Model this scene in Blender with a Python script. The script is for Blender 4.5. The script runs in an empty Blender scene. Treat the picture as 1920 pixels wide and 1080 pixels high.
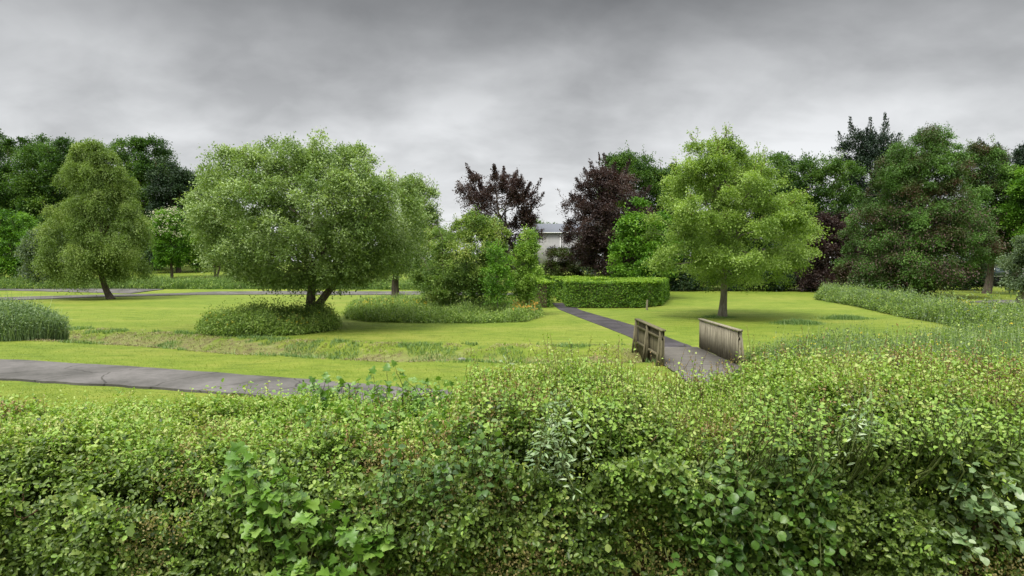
import bpy, math, random
import numpy as np
from mathutils import Vector

# ------------------------------------------------------------------ camera
SC = bpy.context.scene
CAM_H, PITCH, F = 3.2, math.radians(2.25), 1144.0      # F in pixels of a 1920 wide picture
cd = bpy.data.cameras.new('camera'); cam = bpy.data.objects.new('camera', cd)
SC.collection.objects.link(cam); SC.camera = cam
cam.location = (0, 0, CAM_H); cam.rotation_euler = (math.radians(90) - PITCH, 0, 0)
cd.sensor_width = 36; cd.lens = 36 * F / 1920; cd.clip_start = 0.1; cd.clip_end = 6000

# ------------------------------------------------------------------ light
SUN_EL, SUN_AZ = math.radians(62), math.radians(215)
w = bpy.data.worlds.new("World"); SC.world = w; w.use_nodes = True
nt = w.node_tree; N = nt.nodes; L = nt.links; N.clear()
def nd(t, **k):
    n = N.new(t)
    for a, b in k.items(): setattr(n, a, b)
    return n
out = nd('ShaderNodeOutputWorld'); bg = nd('ShaderNodeBackground'); bg2 = nd('ShaderNodeBackground'); mx = nd('ShaderNodeMixShader')
sky = nd('ShaderNodeTexSky'); sky.sky_type = 'NISHITA'; sky.sun_disc = False
sky.sun_elevation = SUN_EL; sky.sun_rotation = SUN_AZ
L.new(sky.outputs[0], bg.inputs[0]); bg.inputs[1].default_value = 0.10
tc = nd('ShaderNodeTexCoord'); sep = nd('ShaderNodeSeparateXYZ'); L.new(tc.outputs['Generated'], sep.inputs[0])
def mth(op, a, b=None, c=None):
    n = nd('ShaderNodeMath', operation=op)
    for i, v in enumerate((a, b, c)):
        if v is None: continue
        if isinstance(v, (int, float)): n.inputs[i].default_value = v
        else: L.new(v, n.inputs[i])
    return n.outputs[0]
zc = mth('MAXIMUM', sep.outputs[2], 0.0); den = mth('ADD', zc, 0.40)
comb = nd('ShaderNodeCombineXYZ')
L.new(mth('DIVIDE', sep.outputs[0], den), comb.inputs[0]); L.new(mth('DIVIDE', sep.outputs[1], den), comb.inputs[1])
def cloud(scale, detail, rough, off, dist=0.0, xs=1.0):
    mp = nd('ShaderNodeMapping'); mp.inputs['Location'].default_value = off; mp.inputs['Scale'].default_value = (xs, 1, 1)
    L.new(comb.outputs[0], mp.inputs[0])
    n = nd('ShaderNodeTexNoise'); n.inputs['Scale'].default_value = scale; n.inputs['Detail'].default_value = detail
    n.inputs['Roughness'].default_value = rough; n.inputs['Distortion'].default_value = dist
    L.new(mp.outputs[0], n.inputs['Vector']); return n.outputs[0]
c1 = cloud(2.0, 4, 0.5, (5.3, 1.7, 0), 0.5, 0.85); c2 = cloud(4.6, 6, 0.5, (9.1, 4.2, 2), 0.4, 0.8); c3 = cloud(11, 6, 0.55, (1, 7, 5), 0.2, 0.8)
cm = mth('ADD', mth('ADD', mth('MULTIPLY', c1, 0.5), mth('MULTIPLY', c2, 0.36)), mth('MULTIPLY', c3, 0.14))
# mean brightness of the cloud deck over elevation (sine of it): bright low down, a dark belt, brightness added overhead, out of view, to light the lawn
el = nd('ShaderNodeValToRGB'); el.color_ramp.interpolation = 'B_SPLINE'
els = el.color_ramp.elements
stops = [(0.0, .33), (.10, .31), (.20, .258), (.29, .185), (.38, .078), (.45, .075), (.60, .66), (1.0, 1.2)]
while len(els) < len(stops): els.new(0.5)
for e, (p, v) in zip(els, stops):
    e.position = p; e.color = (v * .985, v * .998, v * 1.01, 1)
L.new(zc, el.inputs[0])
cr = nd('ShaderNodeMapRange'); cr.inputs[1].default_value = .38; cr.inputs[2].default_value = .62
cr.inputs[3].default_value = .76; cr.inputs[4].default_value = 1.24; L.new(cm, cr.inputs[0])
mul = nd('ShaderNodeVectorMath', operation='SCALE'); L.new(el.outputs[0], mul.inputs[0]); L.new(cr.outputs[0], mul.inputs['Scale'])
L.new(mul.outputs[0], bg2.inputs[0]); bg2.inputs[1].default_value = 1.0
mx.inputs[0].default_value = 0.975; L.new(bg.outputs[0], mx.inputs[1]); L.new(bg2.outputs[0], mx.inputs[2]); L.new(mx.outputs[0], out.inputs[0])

sd = bpy.data.lights.new('sun', 'SUN'); sd.energy = 1.5; sd.angle = math.radians(24); sd.color = (1, .97, .92)
sun = bpy.data.objects.new('sun', sd); SC.collection.objects.link(sun)
_d = Vector((math.sin(SUN_AZ) * math.cos(SUN_EL), math.cos(SUN_AZ) * math.cos(SUN_EL), math.sin(SUN_EL)))
sun.rotation_euler = _d.to_track_quat('Z', 'Y').to_euler(); sun.location = (0, 0, 60)
SC.view_settings.view_transform = 'Standard'; SC.view_settings.look = 'None'
SC.view_settings.exposure = 1.4; SC.view_settings.gamma = 1
SC.cycles.max_bounces = 7; SC.cycles.diffuse_bounces = 4; SC.cycles.glossy_bounces = 2; SC.cycles.transmission_bounces = 5
SC.cycles.caustics_reflective = False; SC.cycles.caustics_refractive = False

# ------------------------------------------------------------------ helpers
rng = np.random.default_rng(11)
def at(px, py, D):
    """photo pixel -> the point of that sight line at depth y = D"""
    cx, cz = (px - 960) / F, (540 - py) / F
    y = math.cos(PITCH) + cz * math.sin(PITCH); z = -math.sin(PITCH) + cz * math.cos(PITCH)
    return Vector((cx / y * D, D, CAM_H + z / y * D))
def gp(px, py, z=0.0):
    p = at(px, py, 1.0); k = (z - CAM_H) / (p.z - CAM_H); return (p.x * k, k)

_perm = np.random.default_rng(5).permutation(4096)
def vnoise(x, y, z=0.0, seed=0):
    x, y, z = np.broadcast_arrays(np.asarray(x, float), np.asarray(y, float), np.asarray(z, float))
    xi, yi, zi = np.floor(x).astype(int), np.floor(y).astype(int), np.floor(z).astype(int)
    fx, fy, fz = x - xi, y - yi, z - zi
    fx, fy, fz = (t * t * (3 - 2 * t) for t in (fx, fy, fz))
    def hsh(a, b, c):
        return _perm[(_perm[(_perm[(a + seed * 17) & 4095] + b) & 4095] + c) & 4095] / 4095.0
    r = 0
    for dx in (0, 1):
        for dy in (0, 1):
            for dz in (0, 1):
                wgt = (fx if dx else 1 - fx) * (fy if dy else 1 - fy) * (fz if dz else 1 - fz)
                r = r + wgt * hsh(xi + dx, yi + dy, zi + dz)
    return r * 2 - 1
def fbm(x, y, z=0.0, seed=0, o=3):
    r, a = 0, .5
    for i in range(o):
        r = r + a * vnoise(np.asarray(x) * 2 ** i, np.asarray(y) * 2 ** i, np.asarray(z) * 2 ** i, seed + i); a *= .5
    return r
def sstep(a, b, x):
    t = np.clip((x - a) / (b - a), 0, 1); return t * t * (3 - 2 * t)

def norm(a): return a / np.maximum(np.linalg.norm(a, axis=-1, keepdims=True), 1e-9)

class Soup:
    """collects quads (numpy) with one random tone per face, built as ONE mesh object"""
    def __init__(s): s.v, s.q, s.r, s.m, s.n, s.slot = [], [], [], [], 0, 0
    def add(s, V, Q, R=0.5):
        V = np.asarray(V, float).reshape(-1, 3); Q = np.asarray(Q, int).reshape(-1, 4)
        if len(Q) == 0: return
        s.v.append(V); s.q.append(Q + s.n); s.n += len(V)
        s.r.append(np.broadcast_to(np.asarray(R, float), (len(Q),))); s.m.append(np.full(len(Q), s.slot, np.int32))
    def build(s, name, mat, parent=None, smooth=False, loc=None):
        V = np.concatenate(s.v).astype(np.float32); Q = np.concatenate(s.q).astype(np.int32); R = np.concatenate(s.r).astype(np.float32)
        if parent is not None: V = V - np.array(parent.location, np.float32)
        elif loc is not None: V = V - np.array(loc, np.float32)
        me = bpy.data.meshes.new(name)
        me.vertices.add(len(V)); me.vertices.foreach_set('co', V.ravel())
        me.loops.add(len(Q) * 4); me.loops.foreach_set('vertex_index', Q.ravel())
        me.polygons.add(len(Q)); me.polygons.foreach_set('loop_start', np.arange(0, len(Q) * 4, 4, dtype=np.int32))
        if smooth: me.polygons.foreach_set('use_smooth', np.ones(len(Q), bool))
        at_ = me.attributes.new('tone', 'FLOAT', 'FACE'); at_.data.foreach_set('value', R)
        me.polygons.foreach_set('material_index', np.concatenate(s.m)); me.update(calc_edges=True)
        for m_ in (mat if isinstance(mat, (list, tuple)) else [mat]): me.materials.append(m_)
        o = bpy.data.objects.new(name, me); SC.collection.objects.link(o)
        if parent is not None: o.parent = parent
        elif loc is not None: o.location = loc
        return o

def tag(o, label=None, cat=None, group=None, kind=None):
    for k, v in (('label', label), ('category', cat), ('group', group), ('kind', kind)):
        if v: o[k] = v
    return o
def empty(name, loc, label, cat, group=None):
    o = bpy.data.objects.new(name, None); o.location = loc; o.empty_display_size = .3
    SC.collection.objects.link(o); return tag(o, label, cat, group)

def tube(s, pts, rad, seg=7, R=.5, jit=0.0):
    pts = np.asarray(pts, float); n = len(pts); rad = np.broadcast_to(np.asarray(rad, float), (n,))
    T = norm(np.gradient(pts, axis=0)); ref = np.array([0, 0, 1.0]) if abs(T[0][2]) < .8 else np.array([1.0, 0, 0])
    A = norm(np.cross(T, ref)); B = np.cross(T, A)
    a = np.linspace(0, 2 * np.pi, seg, endpoint=False)
    rr = rad[:, None] * (1 + jit * rng.uniform(-1, 1, (n, seg)))
    V = pts[:, None] + rr[..., None] * (np.cos(a)[None, :, None] * A[:, None] + np.sin(a)[None, :, None] * B[:, None])
    i = np.arange(n - 1)[:, None] * seg; j = np.arange(seg)[None]; j2 = (j + 1) % seg
    Q = np.stack([i + j, i + j2, i + seg + j2, i + seg + j], -1).reshape(-1, 4)
    s.add(V, Q, R)
def bend(p0, p1, n=6, wob=.12, sag=0.0):
    p0, p1 = np.asarray(p0, float), np.asarray(p1, float); t = np.linspace(0, 1, n)[:, None]; Ld = np.linalg.norm(p1 - p0)
    ph = rng.uniform(0, 6.3, 3); fr = rng.uniform(2.5, 5, 3)
    o = wob * Ld * .35 * np.sin(fr * t + ph) * np.sin(np.pi * t); o[:, 2:] += (sag * Ld * np.sin(np.pi * t))
    return p0 + (p1 - p0) * t + o

def leaves(s, P, axis, up, ln, wd, tone, fold=.25, lobes=False):
    """rhombus leaves (or two folded quads) at P along axis, blade facing up"""
    n = len(P); axis = norm(axis); side = norm(np.cross(axis, up)); nn = np.cross(side, axis)
    ln = np.broadcast_to(np.asarray(ln, float), (n,))[:, None]; wd = np.broadcast_to(np.asarray(wd, float), (n,))[:, None] * .5
    if not lobes:
        V = np.stack([P, P + axis * ln * .45 + side * wd + nn * wd * fold, P + axis * ln, P + axis * ln * .45 - side * wd + nn * wd * fold], 1)
        s.add(V, np.arange(n * 4).reshape(n, 4), tone)
    else:
        m = P + axis * ln * .5; tip = P + axis * ln - nn * ln * .12
        V = np.stack([P, P + axis * ln * .28 + side * wd * .8 + nn * wd * fold, P + axis * ln * .72 + side * wd * .85 + nn * wd * fold, tip,
                      P + axis * ln * .72 - side * wd * .85 + nn * wd * fold, P + axis * ln * .28 - side * wd * .8 + nn * wd * fold], 1)
        b = np.arange(n)[:, None] * 6
        Q = np.concatenate([b + np.array([[0, 1, 2, 3]]), b + np.array([[0, 3, 4, 5]])], 0)
        s.add(V, Q, np.concatenate([tone, tone]) if np.ndim(tone) else tone)

# ------------------------------------------------------------------ materials
def newmat(name):
    m = bpy.data.materials.new(name); m.use_nodes = True; t = m.node_tree; t.nodes.clear(); return m, t
def leafmat(name, cols, trans=.3, tcol=(1.25, 1.35, .5), rough=.5, spec=.22, nscale=.25, namp=.35, gain=1.5):
    """cols: darkest to lightest leaf colour; tone per leaf + slow noise through the plant"""
    m, t = newmat(name); nn = t.nodes; lk = t.links
    a = nn.new('ShaderNodeAttribute'); a.attribute_name = 'tone'
    g = nn.new('ShaderNodeNewGeometry'); no = nn.new('ShaderNodeTexNoise'); no.inputs['Scale'].default_value = nscale; no.inputs['Detail'].default_value = 3
    lk.new(g.outputs['Position'], no.inputs['Vector'])
    ma = nn.new('ShaderNodeMath'); ma.operation = 'MULTIPLY_ADD'; lk.new(no.outputs[0], ma.inputs[0]); ma.inputs[1].default_value = namp * 2; ma.inputs[2].default_value = -namp
    ad = nn.new('ShaderNodeMath'); ad.operation = 'ADD'; ad.use_clamp = True; lk.new(ma.outputs[0], ad.inputs[0]); lk.new(a.outputs['Fac'], ad.inputs[1])
    r = nn.new('ShaderNodeValToRGB'); e = r.color_ramp.elements
    while len(e) < len(cols): e.new(.5)
    for i, (el_, c) in enumerate(zip(e, cols)): el_.position = i / (len(cols) - 1); el_.color = (*[min(v * gain, .62) for v in c], 1)
    lk.new(ad.outputs[0], r.inputs[0])
    p = nn.new('ShaderNodeBsdfPrincipled'); p.inputs['Roughness'].default_value = rough; p.inputs['Specular IOR Level'].default_value = spec
    lk.new(r.outputs[0], p.inputs['Base Color'])
    vm = nn.new('ShaderNodeVectorMath'); vm.operation = 'MULTIPLY'; lk.new(r.outputs[0], vm.inputs[0]); vm.inputs[1].default_value = tcol
    tr = nn.new('ShaderNodeBsdfTranslucent'); lk.new(vm.outputs[0], tr.inputs[0])
    mxs = nn.new('ShaderNodeMixShader'); mxs.inputs[0].default_value = trans; lk.new(p.outputs[0], mxs.inputs[1]); lk.new(tr.outputs[0], mxs.inputs[2])
    o = nn.new('ShaderNodeOutputMaterial'); lk.new(mxs.outputs[0], o.inputs[0]); return m
def solid(name, c1, c2, scale=4, rough=.85, bump=.4, stretch=(1, 1, 1), spec=.2, detail=6):
    m, t = newmat(name); nn = t.nodes; lk = t.links
    tc_ = nn.new('ShaderNodeTexCoord'); mp = nn.new('ShaderNodeMapping'); mp.inputs['Scale'].default_value = stretch; lk.new(tc_.outputs['Object'], mp.inputs[0])
    no = nn.new('ShaderNodeTexNoise'); no.inputs['Scale'].default_value = scale; no.inputs['Detail'].default_value = detail; no.inputs['Roughness'].default_value = .65
    lk.new(mp.outputs[0], no.inputs['Vector'])
    r = nn.new('ShaderNodeValToRGB'); r.color_ramp.elements[0].position = .33; r.color_ramp.elements[1].position = .67
    r.color_ramp.elements[0].color = (*c1, 1); r.color_ramp.elements[1].color = (*c2, 1); lk.new(no.outputs[0], r.inputs[0])
    p = nn.new('ShaderNodeBsdfPrincipled'); p.inputs['Roughness'].default_value = rough; p.inputs['Specular IOR Level'].default_value = spec
    lk.new(r.outputs[0], p.inputs['Base Color'])
    b = nn.new('ShaderNodeBump'); b.inputs['Strength'].default_value = bump; b.inputs['Distance'].default_value = .02; lk.new(no.outputs[0], b.inputs['Height']); lk.new(b.outputs[0], p.inputs['Normal'])
    o = nn.new('ShaderNodeOutputMaterial'); lk.new(p.outputs[0], o.inputs[0]); return m

M = {}
M['bark'] = solid('bark', (.05, .04, .03), (.16, .13, .10), 9, stretch=(1, 1, .25), bump=.9)
M['bark_grey'] = solid('bark_grey', (.12, .10, .085), (.27, .24, .20), 8, stretch=(1, 1, .3), bump=.8)
M['twig'] = solid('twig', (.06, .035, .02), (.17, .10, .06), 20)
M['green_stem'] = solid('green_stem', (.05, .07, .02), (.11, .13, .04), 20)
M['weathered_wood'] = solid('weathered_wood', (.13, .115, .075), (.33, .30, .215), 14, stretch=(1, 1, .12), bump=.7)
M['mossy_wood'] = solid('mossy_wood', (.06, .055, .03), (.20, .175, .105), 9, stretch=(1, 1, .2), bump=.8)
M['deck'] = solid('deck', (.085, .078, .068), (.165, .152, .13), 5, stretch=(.3, 3, 1))
M['stone'] = solid('stone', (.10, .095, .08), (.26, .25, .22), 5, bump=.7)
M['earth'] = solid('earth', (.07, .05, .03), (.16, .12, .07), 6)
M['render_wall'] = solid('render_wall', (.27, .27, .26), (.34, .33, .32), 2, bump=.1)
M['slate'] = solid('slate', (.10, .11, .13), (.16, .17, .19), 6, stretch=(1, 1, 5), bump=.2)
M['dark_wall'] = solid('dark_wall', (.02, .018, .025), (.04, .035, .04), 3)
M['white_paint'] = solid('white_paint', (.62, .62, .60), (.75, .75, .73), 3, bump=.05)
M['glass'] = solid('glass', (.03, .05, .06), (.08, .11, .13), 1, rough=.1, spec=.7, bump=0)

LM = {
 'willow':  leafmat('willow_leaf', [(.022, .042, .010), (.080, .122, .034), (.135, .182, .062), (.26, .32, .18)], trans=.25, gain=2.0, nscale=.35),
 'acer':    leafmat('maple_leaf', [(.042, .075, .014), (.110, .170, .034), (.170, .237, .055), (.26, .338, .12)], trans=.35, nscale=.3, gain=1.62),
 'birch':   leafmat('birch_leaf', [(.032, .055, .010), (.066, .102, .022), (.098, .138, .034), (.15, .19, .055)], nscale=.3, gain=2.0),
 'oak':     leafmat('oak_leaf', [(.010, .026, .006), (.030, .068, .012), (.060, .115, .020), (.11, .17, .035)], nscale=.12, namp=.45),
 'dark':    leafmat('dark_leaf', [(.006, .013, .006), (.014, .030, .012), (.026, .050, .018), (.05, .08, .03)], trans=.12, nscale=.15),
 'cypress': leafmat('cypress_frond', [(.005, .012, .008), (.012, .024, .014), (.022, .040, .020), (.04, .06, .03)], trans=.08, nscale=.3),
 'fresh':   leafmat('fresh_leaf', [(.020, .055, .006), (.055, .13, .014), (.10, .20, .020), (.17, .29, .04)], nscale=.3),
 'limegreen': leafmat('lime_leaf', [(.04, .09, .010), (.10, .18, .022), (.16, .25, .04), (.28, .36, .10)], nscale=.4),
 'copper':  leafmat('copper_leaf', [(.012, .009, .009), (.029, .019, .017), (.046, .031, .026), (.088, .070, .058)], tcol=(1.2, .8, .7), nscale=.3),
 'coppergreen': leafmat('copper_green_leaf', [(.015, .010, .008), (.035, .025, .014), (.040, .065, .014), (.09, .13, .03)], nscale=.5, namp=.5),
 'cedar':   leafmat('cedar_frond', [(.050, .024, .016), (.034, .046, .014), (.040, .082, .016), (.056, .115, .020), (.095, .165, .035)], trans=.2, nscale=.33, namp=.6, gain=1.75),
 'deadcedar': leafmat('dead_cedar_frond', [(.020, .012, .012), (.045, .027, .024), (.080, .050, .040), (.12, .085, .065)], trans=.1, tcol=(1.1, .9, .8)),
 'grey':    leafmat('grey_leaf', [(.03, .045, .025), (.06, .09, .045), (.11, .15, .08), (.20, .24, .15)], nscale=.5),
 'thicket': leafmat('thicket_leaf', [(.024, .042, .008), (.060, .105, .022), (.106, .156, .034), (.20, .22, .06)], nscale=.45, namp=.4, gain=1.9),
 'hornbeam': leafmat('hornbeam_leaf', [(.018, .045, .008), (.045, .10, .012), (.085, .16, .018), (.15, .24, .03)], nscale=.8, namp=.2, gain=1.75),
 'hornbeam_top': leafmat('hornbeam_top_leaf', [(.07, .14, .015), (.13, .22, .020), (.18, .28, .028), (.26, .36, .05)], nscale=.8, namp=.2, gain=1.32),  # lighter leaf colours for the top faces
 'herb':    leafmat('herb_leaf', [(.035, .060, .014), (.075, .120, .022), (.12, .175, .035), (.21, .25, .08)], nscale=.9, namp=.4, gain=1.9),
 'palegrass': leafmat('pale_grass', [(.06, .10, .03), (.11, .17, .05), (.17, .23, .09), (.28, .32, .18)], nscale=.6, namp=.4, gain=1.6),
 'darkgrass': leafmat('dark_grass', [(.04, .08, .02), (.08, .14, .04), (.12, .19, .06), (.20, .26, .11)], nscale=.6, namp=.3),
 'lawnblade': leafmat('lawn_blade', [(.132, .20, .023), (.18, .26, .030), (.23, .31, .040), (.32, .37, .075)], trans=.25, nscale=.4, namp=.3, gain=.95),
 'straw':   leafmat('cut_straw', [(.10, .085, .04), (.19, .16, .08), (.27, .23, .12), (.38, .33, .20)], nscale=1.2, trans=.15, gain=0.95),
 'reed':    leafmat('reed_leaf', [(.04, .075, .03), (.09, .14, .06), (.14, .20, .09), (.22, .28, .16)], nscale=1.0),
 'yellow':  leafmat('yellow_petal', [(.55, .40, .02), (.65, .50, .03)], tcol=(1, 1, 1), gain=1),
 'orange':  leafmat('orange_petal', [(.60, .27, .03), (.70, .36, .05)], tcol=(1, 1, 1), gain=1),
 'cream':   leafmat('cream_petal', [(.50, .48, .30), (.62, .60, .42)], tcol=(1, 1, 1), gain=1),
 'haw_old': leafmat('hawthorn_leaf', [(.020, .038, .007), (.054, .090, .016), (.096, .142, .026), (.155, .190, .050)], nscale=1.8, namp=.42, spec=.4, rough=.42, gain=1.6),
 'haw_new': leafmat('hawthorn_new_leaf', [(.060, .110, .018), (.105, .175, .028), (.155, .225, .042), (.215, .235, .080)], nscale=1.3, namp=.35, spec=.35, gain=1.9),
 'haw_red': leafmat('hawthorn_red_tip', [(.15, .13, .045), (.23, .17, .07), (.30, .20, .10)], nscale=2, gain=1.2),
 'khaki':   leafmat('hawthorn_haw', [(.16, .13, .05), (.28, .24, .09), (.36, .30, .14)], nscale=3, gain=1.15),
 'syc':     leafmat('sycamore_leaf', [(.03, .075, .010), (.070, .145, .018), (.115, .20, .030), (.19, .27, .07)], nscale=2, namp=.25, spec=.45, rough=.4),
 'hazel':   leafmat('hazel_leaf', [(.022, .055, .008), (.048, .100, .016), (.080, .145, .026), (.14, .20, .06)], nscale=2, namp=.25, spec=.45, rough=.4),
 'sallow':  leafmat('sallow_leaf', [(.07, .12, .05), (.13, .20, .08), (.22, .28, .15), (.36, .42, .28)], nscale=3, spec=.5, rough=.4),
}

# ------------------------------------------------------------------ terrain
DITCH = np.array([(-60, 31), (-34, 30), (-21, 27.2), (-14.6, 25.0), (-10.4, 23.2), (-6.0, 21.7), (-1.0, 21.0), (6.0, 21.0), (12, 21.5), (19, 23.5), (26, 27), (36, 36), (60, 48)], float)
def polydist(x, y, P):
    best = np.full(np.shape(x), 1e9); sgn = np.zeros(np.shape(x))
    for a, b in zip(P[:-1], P[1:]):
        d = b - a; t = np.clip(((x - a[0]) * d[0] + (y - a[1]) * d[1]) / (d @ d), 0, 1)
        ex, ey = x - (a[0] + t * d[0]), y - (a[1] + t * d[1]); q = np.hypot(ex, ey)
        c = d[0] * (y - a[1]) - d[1] * (x - a[0]); up = q < best
        best = np.where(up, q, best); sgn = np.where(up, np.sign(c), sgn)
    return best * sgn                                     # positive: beyond the ditch
def hz(x, y):
    x, y = np.asarray(x, float), np.asarray(y, float)
    d = polydist(x, y, DITCH); wob = .35 * vnoise(x * .5, y * .5, 0, 3)
    near = sstep(-1.25 + wob, -.35, d); far = 1 - sstep(.1, 2.6 + wob, d)
    dip = near * far * (.75 + .35 * vnoise(x * .8, y * .8, 0, 8))
    rise = .058 * np.clip(y - 66, 0, 62) * (1 - sstep(-8, 12, x)) + .012 * np.clip(y - 66, 0, 80) * sstep(-8, 12, x) * 0
    bumps = .05 * fbm(x * .12, y * .12, 0, 21) * sstep(18, 30, y) + .02 * vnoise(x * .9, y * .9, 0, 31) * (np.abs(d) < 3)
    verge = .35 * (1 - sstep(5.5, 11, y))
    return rise - dip + bumps + verge
def hz1(x, y): return float(hz(np.array([x]), np.array([y]))[0])

def lawn_material():
    m, t = newmat('lawn'); nn = t.nodes; lk = t.links
    g = nn.new('ShaderNodeNewGeometry')
    def noise(scale, st=(1, 1, 1), det=5, rough=.6):
        mp = nn.new('ShaderNodeMapping'); mp.inputs['Scale'].default_value = st; lk.new(g.outputs['Position'], mp.inputs[0])
        n = nn.new('ShaderNodeTexNoise'); n.inputs['Scale'].default_value = scale; n.inputs['Detail'].default_value = det; n.inputs['Roughness'].default_value = rough
        lk.new(mp.outputs[0], n.inputs['Vector']); return n.outputs[0]
    def ramp(src, cols, lo=.3, hi=.7):
        r = nn.new('ShaderNodeValToRGB'); e = r.color_ramp.elements
        while len(e) < len(cols): e.new(.5)
        for i, c in enumerate(cols): e[i].position = lo + (hi - lo) * i / (len(cols) - 1); e[i].color = (*c, 1)
        lk.new(src, r.inputs[0]); return r.outputs[0]
    def mix(f, a, b, bt='MIX'):
        n = nn.new('ShaderNodeMix'); n.data_type = 'RGBA'; n.blend_type = bt
        if isinstance(f, float): n.inputs[0].default_value = f
        else: lk.new(f, n.inputs[0])
        lk.new(a, n.inputs[6]); lk.new(b, n.inputs[7]); return n.outputs[2]
    big = ramp(noise(.16, (.6, 1.6, 1), 4), [(.104, .160, .016), (.139, .190, .021), (.186, .214, .035)])
    mid = ramp(noise(1.1, (.7, 1.7, 1), 6, .7), [(.58, .68, .62), (1, 1, 1), (1.28, 1.14, 1.5)], .30, .70)
    fine = ramp(noise(16, (1, 1, 1), 4, .8), [(.55, .62, .5), (1.05, 1.03, 1.0), (1.45, 1.35, 1.5)], .25, .75)
    c = mix(1.0, big, mid, 'MULTIPLY'); c = mix(.8, c, fine, 'MULTIPLY')
    spots = ramp(noise(3.4, (.8, 1.3, 1), 7, .75), [(.66, .78, .55), (1, 1, 1), (1, 1, 1), (1.18, 1.05, 1.35)], .34, .66); c = mix(.9, c, spots, 'MULTIPLY')
    a = nn.new('ShaderNodeAttribute'); a.attribute_name = 'bare'
    straw = ramp(noise(2.6, (.8, 1.3, 1), 8, .8), [(.035, .030, .014), (.16, .145, .06), (.17, .20, .05), (.29, .25, .15)], .3, .68)
    mm = nn.new('ShaderNodeMath'); mm.operation = 'MULTIPLY_ADD'; mm.use_clamp = True
    n2 = noise(1.3, (1, 1, 1), 5); lk.new(n2, mm.inputs[0]); mm.inputs[1].default_value = 5.0
    sb = nn.new('ShaderNodeMath'); sb.operation = 'MULTIPLY_ADD'; lk.new(a.outputs['Fac'], sb.inputs[0]); sb.inputs[1].default_value = 2.0; sb.inputs[2].default_value = -3.3
    lk.new(sb.outputs[0], mm.inputs[2]); c = mix(mm.outputs[0], c, straw)
    p = nn.new('ShaderNodeBsdfPrincipled'); p.inputs['Roughness'].default_value = .8; p.inputs['Specular IOR Level'].default_value = .15; lk.new(c, p.inputs['Base Color'])
    b = nn.new('ShaderNodeBump'); b.inputs['Strength'].default_value = .8; b.inputs['Distance'].default_value = .05; lk.new(noise(9, (1, 1, 1), 6, .8), b.inputs['Height']); lk.new(b.outputs[0], p.inputs['Normal'])
    o = nn.new('ShaderNodeOutputMaterial'); lk.new(p.outputs[0], o.inputs[0]); return m
def terrain():
    go = lambda a, n, r: a + np.cumsum(np.geomspace(2, 2 * r ** n, n))
    xs = np.arange(-46, 46.01, .28); ex = 46 + np.cumsum(np.geomspace(1.5, 400, 26)); xs = np.concatenate([-ex[::-1], xs, ex])
    ys = np.concatenate([np.arange(-60, 2, 4), np.arange(2, 15, .5), np.arange(15, 42, .22), np.arange(42, 140, 1.2), 140 + np.cumsum(np.geomspace(3, 500, 20))])
    X, Y = np.meshgrid(xs, ys, indexing='ij'); Z = hz(X, Y)
    nx, ny = X.shape; i = np.arange(nx - 1)[:, None] * ny; j = np.arange(ny - 1)[None]
    Q = np.stack([i + j, i + ny + j, i + ny + j + 1, i + j + 1], -1)
    s = Soup(); s.add(np.stack([X, Y, Z], -1), Q); o = s.build('ground', lawn_material(), smooth=True)
    d = polydist(X, Y, DITCH); bare = sstep(-1.3, -.9, d) * (1 - sstep(1.2, 3.0, d + .6 * vnoise(X * .3, Y * .3, 0, 4)))
    a = o.data.attributes.new('bare', 'FLOAT', 'POINT'); a.data.foreach_set('value', bare.astype(np.float32).ravel())
    tag(o, 'bright yellow green mown park lawn crossed by a shallow ditch', 'lawn', kind='structure')
terrain()

def asphalt(name, c1, c2):
    m = solid(name, c1, c2, 6.0, rough=.9, bump=.5, detail=12); t = m.node_tree; nn = t.nodes; lk = t.links
    p = next(n for n in nn if n.type == 'BSDF_PRINCIPLED'); src = p.inputs['Base Color'].links[0].from_socket; tc_ = next(n for n in nn if n.type == 'TEX_COORD')
    n1 = nn.new('ShaderNodeTexNoise'); n1.inputs['Scale'].default_value = .55; n1.inputs['Detail'].default_value = 5; lk.new(tc_.outputs['Object'], n1.inputs['Vector'])
    r1 = nn.new('ShaderNodeValToRGB'); r1.color_ramp.elements[0].position = .38; r1.color_ramp.elements[1].position = .62; r1.color_ramp.elements[0].color = (.66, .66, .62, 1); r1.color_ramp.elements[1].color = (1.15, 1.13, 1.1, 1); lk.new(n1.outputs[0], r1.inputs[0])
    v = nn.new('ShaderNodeTexVoronoi'); v.feature = 'DISTANCE_TO_EDGE'; v.inputs['Scale'].default_value = .45; mp = nn.new('ShaderNodeVectorMath'); mp.operation = 'ADD'; lk.new(tc_.outputs['Object'], mp.inputs[0]); lk.new(n1.outputs['Color'], mp.inputs[1]); lk.new(mp.outputs[0], v.inputs['Vector'])
    r2 = nn.new('ShaderNodeValToRGB'); r2.color_ramp.elements[0].position = .004; r2.color_ramp.elements[1].position = .014; r2.color_ramp.elements[0].color = (.45, .45, .42, 1); r2.color_ramp.elements[1].color = (1, 1, 1, 1); lk.new(v.outputs['Distance'], r2.inputs[0])
    last = src
    for x in (r1.outputs[0], r2.outputs[0]):
        k = nn.new('ShaderNodeMix'); k.data_type = 'RGBA'; k.blend_type = 'MULTIPLY'; k.inputs[0].default_value = 1; lk.new(last, k.inputs[6]); lk.new(x, k.inputs[7]); last = k.outputs[2]
    lk.new(last, p.inputs['Base Color']); return m
M['asphalt'] = asphalt('asphalt', (.098, .094, .090), (.134, .127, .122))
M['asphalt_dark'] = asphalt('asphalt_dark', (.040, .037, .042), (.068, .062, .066))
M['asphalt_edge'] = solid('asphalt_edge', (.03, .025, .02), (.08, .07, .05), 6)
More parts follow.
